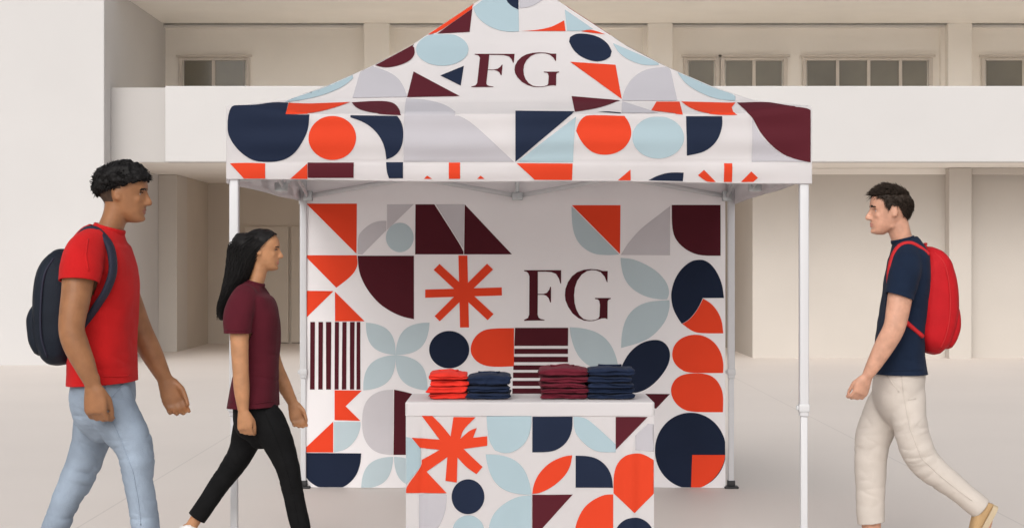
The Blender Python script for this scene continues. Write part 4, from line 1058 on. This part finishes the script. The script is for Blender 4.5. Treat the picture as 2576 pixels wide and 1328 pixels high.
# --- woman in maroon, walking right past the left front leg of the tent
P = Person(7.95, 1); Y0 = P.d
hd = Head(P.J(662, 628), 105 * Y0 / F, 1, R(-2))
make_person(P, 'long haired woman in maroon t-shirt and black trousers walking right', hd,
    [(636, 742, 0, 24, .05), (643, 715, 0, 20, .044), (650, 690, 0, 20, .042), (655, 660, 0, 21, .042)],
    [(642, 708, 0, 23, .052), (638, 720, 0, 30, .090), (634, 734, 0, 40, .125), (634, 755, 0, 53, .152), (640, 795, 0, 62, .152), (643, 840, 0, 62, .146), (645, 930, 0, 56, .132), (639, 1000, 0, 63, .166), (637, 1045, 0, 66, .178)],
    [{'s': [(614, 742, -.12, 26, .042), (602, 775, -.165, 28, .046), (602, 845, -.188, 24, .040), (605, 925, -.20, 21, .034), (608, 980, -.205, 20, .032), (612, 1032, -.205, 14, .021)], 'tip': (618, 1097, -.20), 'curl': 1.1},
     {'s': [(645, 745, .12, 26, .042), (655, 785, .16, 27, .045), (672, 850, .175, 23, .039), (690, 915, .185, 20, .034), (715, 970, .19, 18, .029), (736, 1012, .195, 13, .02)], 'tip': (752, 1064, .195), 'curl': .85}],
    [{'s': [(650, 1015, -.05, 30, .05), (664, 1050, -.064, 48, .078), (686, 1085, -.08, 44, .084), (708, 1132, -.083, 37, .075), (724, 1174, -.085, 31, .066), (733, 1216, -.086, 28, .058), (746, 1280, -.088, 26, .052), (757, 1328, -.089, 25, .048), (764, 1372, -.09, 24, .046)], 'ank': (766, 1385, -.09, 15, .028)},
     {'s': [(645, 1015, .05, 30, .05), (642, 1050, .064, 48, .078), (628, 1080, .08, 44, .084), (610, 1130, .083, 35, .075), (585, 1172, .085, 30, .066), (558, 1210, .086, 27, .058), (526, 1256, .088, 25, .05), (492, 1306, .09, 25, .045), (480, 1324, .09, 25, .045)], 'ank': (476, 1332, .09, 15, .028)}],
    [(640, 985, 0, 46, .125), (641, 1015, 0, 54, .144), (648, 1060, 0, 58, .15), (655, 1092, 0, 48, .12), (656, 1112, 0, 28, .08)],
    (SK2, LP2, BLACK_H, MAR_T, BLACK, BLACK_H, (SH_W, SH_S)), .170,
    [{'heel': (735, 1439, -.09), 'toe': (862, 1439, -.09), 'ank': (764, 1395, -.09), 'up': Z, 'w': .088, 'h': .075},
     {'heel': (450, 1326, .09), 'toe': (508, 1439, .09), 'ank': (476, 1330, .09), 'up': (P.J(508, 1326, .09) - P.J(450, 1439, .09)).normalized(), 'w': .088, 'h': .075}],
    [{'s': [(622, 736, -.09, 30, .05), (610, 757, -.135, 36, .056), (600, 795, -.172, 37, .058), (598, 838, -.186, 35, .056), (598, 866, -.19, 35, .056)],
      'co': P.J(598, 838, -.186), 'no': Vector((0, 0, -1)), 'test': lambda c: c.y < 7.95 - .148},
     {'s': [(640, 736, .09, 30, .05), (648, 757, .135, 35, .056), (660, 805, .168, 35, .056), (670, 842, .178, 34, .055), (676, 866, .18, 34, .055)],
      'co': P.J(668, 838, .178), 'no': (P.J(676, 866, .18) - P.J(660, 805, .168)).normalized(), 'test': lambda c: c.y > 7.95 + .148}],
    (P.J(638, 1021), Vector((.04, 0, -1)).normalized()),
    [(P.J(760, 1366), Vector((0, 0, -1)), lambda c: c.y < 7.95 and c.z < .3), (P.J(489, 1310), (P.J(480, 1324) - P.J(510, 1280)).normalized(), lambda c: c.y > 7.95 and c.z < .45)],
    hair_long(P, [(622, 610, 0, 40, .070), (612, 650, 0, 34, .074), (600, 695, 0, 27, .078), (583, 735, 0, 20, .080), (568, 770, 0, 15, .074), (560, 800, 0, 9, .060)]),
    (P.J(642, 713), .012, .0415, .054),
    [(P.J(680, 940, -.1), Vector((.3, 0, 1)), .05, .16, .005), (P.J(640, 990, -.15), Vector((-.2, 0, 1)), .045, .14, .005), (P.J(632, 800, -.15), Vector((.8, 0, .5)), .05, .10, .004)],
    [(P.J(665, 1080, -.15), Vector((.3, 0, 1)), .035, .13, .005), (P.J(735, 1190, -.15), Vector((.1, 0, 1)), .03, .13, .004), (P.J(585, 1180, .05), Vector((.6, 0, .8)), .035, .13, .005)], 'trousers',
    [[(567, 829), (585, 831), (610, 832), (628, 831)], [(580, 1010), (610, 1014), (650, 1014), (692, 1007)]], [[(664, 1030), (690, 1090), (716, 1160), (735, 1240), (752, 1320)]])

# --- man in navy, walking left on the right hand side
P = Person(8.30, -1); Y0 = P.d
hd = Head(P.J(2236, 530), 121 * Y0 / F, -1, R(0))
make_person(P, 'young man in navy t-shirt and cream chinos walking left with a red backpack', hd,
    [(2280, 645, 0, 28, .06), (2271, 608, 0, 26, .054), (2262, 580, 0, 27, .055), (2254, 545, 0, 28, .054)],
    [(2272, 600, 0, 28, .064), (2277, 612, 0, 35, .108), (2282, 628, 0, 40, .15), (2286, 652, 0, 47, .19), (2284, 700, 0, 53, .196), (2277, 760, 0, 56, .186), (2268, 820, 0, 57, .176), (2262, 880, 0, 60, .172), (2262, 938, 0, 67, .184), (2262, 975, 0, 68, .188)],
    [{'s': [(2284, 650, -.15, 30, .05), (2274, 690, -.205, 33, .058), (2262, 760, -.235, 31, .050), (2250, 822, -.25, 28, .044), (2226, 868, -.24, 26, .041), (2200, 914, -.23, 20, .034), (2182, 945, -.225, 14, .025)], 'tip': (2154, 1010, -.215), 'curl': 1.0},
     {'s': [(2284, 650, .15, 30, .05), (2292, 700, .205, 32, .056), (2296, 760, .22, 30, .05), (2294, 815, .225, 26, .043), (2284, 870, .225, 23, .038), (2274, 930, .225, 14, .025)], 'tip': (2264, 995, .22), 'curl': 1.0}],
    [{'s': [(2268, 945, -.055, 42, .07), (2278, 990, -.072, 50, .084), (2284, 1040, -.085, 47, .088), (2297, 1100, -.09, 43, .082), (2318, 1152, -.092, 42, .074), (2360, 1192, -.094, 36, .066), (2412, 1232, -.096, 31, .060), (2452, 1264, -.098, 30, .056), (2468, 1277, -.098, 30, .056)], 'ank': (2474, 1284, -.098, 17, .032)},
     {'s': [(2258, 945, .055, 42, .07), (2248, 990, .072, 52, .084), (2222, 1040, .085, 52, .088), (2198, 1095, .09, 47, .082), (2191, 1142, .092, 42, .074), (2190, 1213, .094, 38, .066), (2190, 1290, .096, 35, .06), (2192, 1325, .097, 35, .058), (2193, 1350, .098, 35, .058)], 'ank': (2192, 1366, .098, 17, .032)}],
    [(2262, 915, 0, 60, .172), (2262, 945, 0, 62, .174), (2258, 1000, 0, 60, .166), (2258, 1040, 0, 46, .13), (2260, 1066, 0, 26, .085)],
    (SK3, LP3, BROWN_H, NAVY_T, CREAM, BROWN_H, (SH_T, SH_TS)), .185,
    [{'heel': (2508, 1272, -.098), 'toe': (2436, 1404, -.098), 'ank': (2474, 1284, -.098), 'up': (P.J(2400, 1272, -.098) - P.J(2508, 1340, -.098)).normalized(), 'w': .1},
     {'heel': (2222, 1407, .098), 'toe': (2084, 1407, .098), 'ank': (2192, 1366, .098), 'up': Z, 'w': .1}],
    [{'s': [(2284, 638, -.10, 34, .06), (2282, 660, -.16, 39, .068), (2274, 700, -.208, 40, .070), (2262, 745, -.232, 38, .066), (2254, 775, -.24, 38, .066)],
      'co': P.J(2261, 746, -.232), 'no': (P.J(2250, 790, -.24) - P.J(2266, 735, -.23)).normalized(), 'test': lambda c: c.y < 8.30 - .188},
     {'s': [(2284, 638, .10, 34, .06), (2288, 662, .16, 38, .066), (2292, 705, .208, 38, .066), (2294, 745, .22, 37, .064), (2295, 775, .222, 37, .064)],
      'co': P.J(2294, 745, .22), 'no': Vector((0, 0, -1)), 'test': lambda c: c.y > 8.30 + .188}],
    (P.J(2262, 939), Vector((0, 0, -1))),
    [(P.J(2456, 1268), (P.J(2468, 1277) - P.J(2430, 1246)).normalized(), lambda c: c.y < 8.30 and c.z < .5), (P.J(2192, 1322), Vector((.12, 0, -1)).normalized(), lambda c: c.y > 8.30 and c.z < .4)],
    hair_short, (P.J(2271, 604), .013, .053, .066),
    [(P.J(2240, 850, -.17), Vector((.4, 0, 1)), .06, .2, .005), (P.J(2270, 740, -.25), Vector((.2, 0, 1)), .04, .09, .004), (P.J(2270, 915, -.17), Vector((0, 0, 1)), .05, .14, .004)],
    [(P.J(2300, 1120, -.17), Vector((-.2, 0, 1)), .035, .14, .006), (P.J(2340, 1190, -.15), Vector((-.5, 0, .8)), .035, .14, .005), (P.J(2190, 1120, .0), Vector((.1, 0, 1)), .04, .14, .006), (P.J(2190, 1260, .03), Vector((.1, 0, 1)), .05, .14, .004), (P.J(2250, 980, -.17), Vector((.2, 0, 1)), .035, .1, .004), (P.J(2275, 1070, -.16), Vector((-.6, 0, .8)), .035, .11, .006)], 'chinos',
    [[(2228, 731), (2245, 737), (2270, 745), (2292, 749)], [(2198, 930), (2230, 931), (2280, 931), (2326, 930)]],
    [[(2268, 945), (2274, 1000), (2290, 1080), (2318, 1152), (2365, 1196), (2415, 1236), (2450, 1262)], [(2232, 945), (2246, 965), (2266, 992)], [(2284, 1005), (2312, 1001)]])
backpack(P, [(2330, 636, 0, 22, .11), (2345, 665, 0, 40, .145), (2353, 730, 0, 50, .155), (2352, 800, 0, 50, .155), (2344, 850, 0, 42, .145), (2340, 872, 0, 30, .12)],
    P.J(2345, 880), 'bright red backpack on the back of the man in navy', RED_P, RED_S,
    [[(2335, 640, -.12), (2312, 622, -.122), (2288, 612, -.125), (2262, 620, -.13), (2244, 650, -.150), (2236, 700, -.176), (2244, 760, -.178), (2275, 805, -.172), (2320, 845, -.15)],
     [(2335, 640, .12), (2312, 622, .122), (2288, 612, .125), (2262, 620, .13), (2244, 650, .150), (2236, 700, .174), (2244, 760, .178), (2275, 805, .172), (2320, 845, .15)]],
    -1, [(2386, 760, 0, 14, .10), (2390, 790, 0, 18, .115), (2387, 835, 0, 18, .118), (2374, 866, 0, 16, .10)],
    [(2326, 636, -.03), (2330, 620, -.03), (2328, 612, 0), (2330, 620, .03), (2326, 636, .03)])
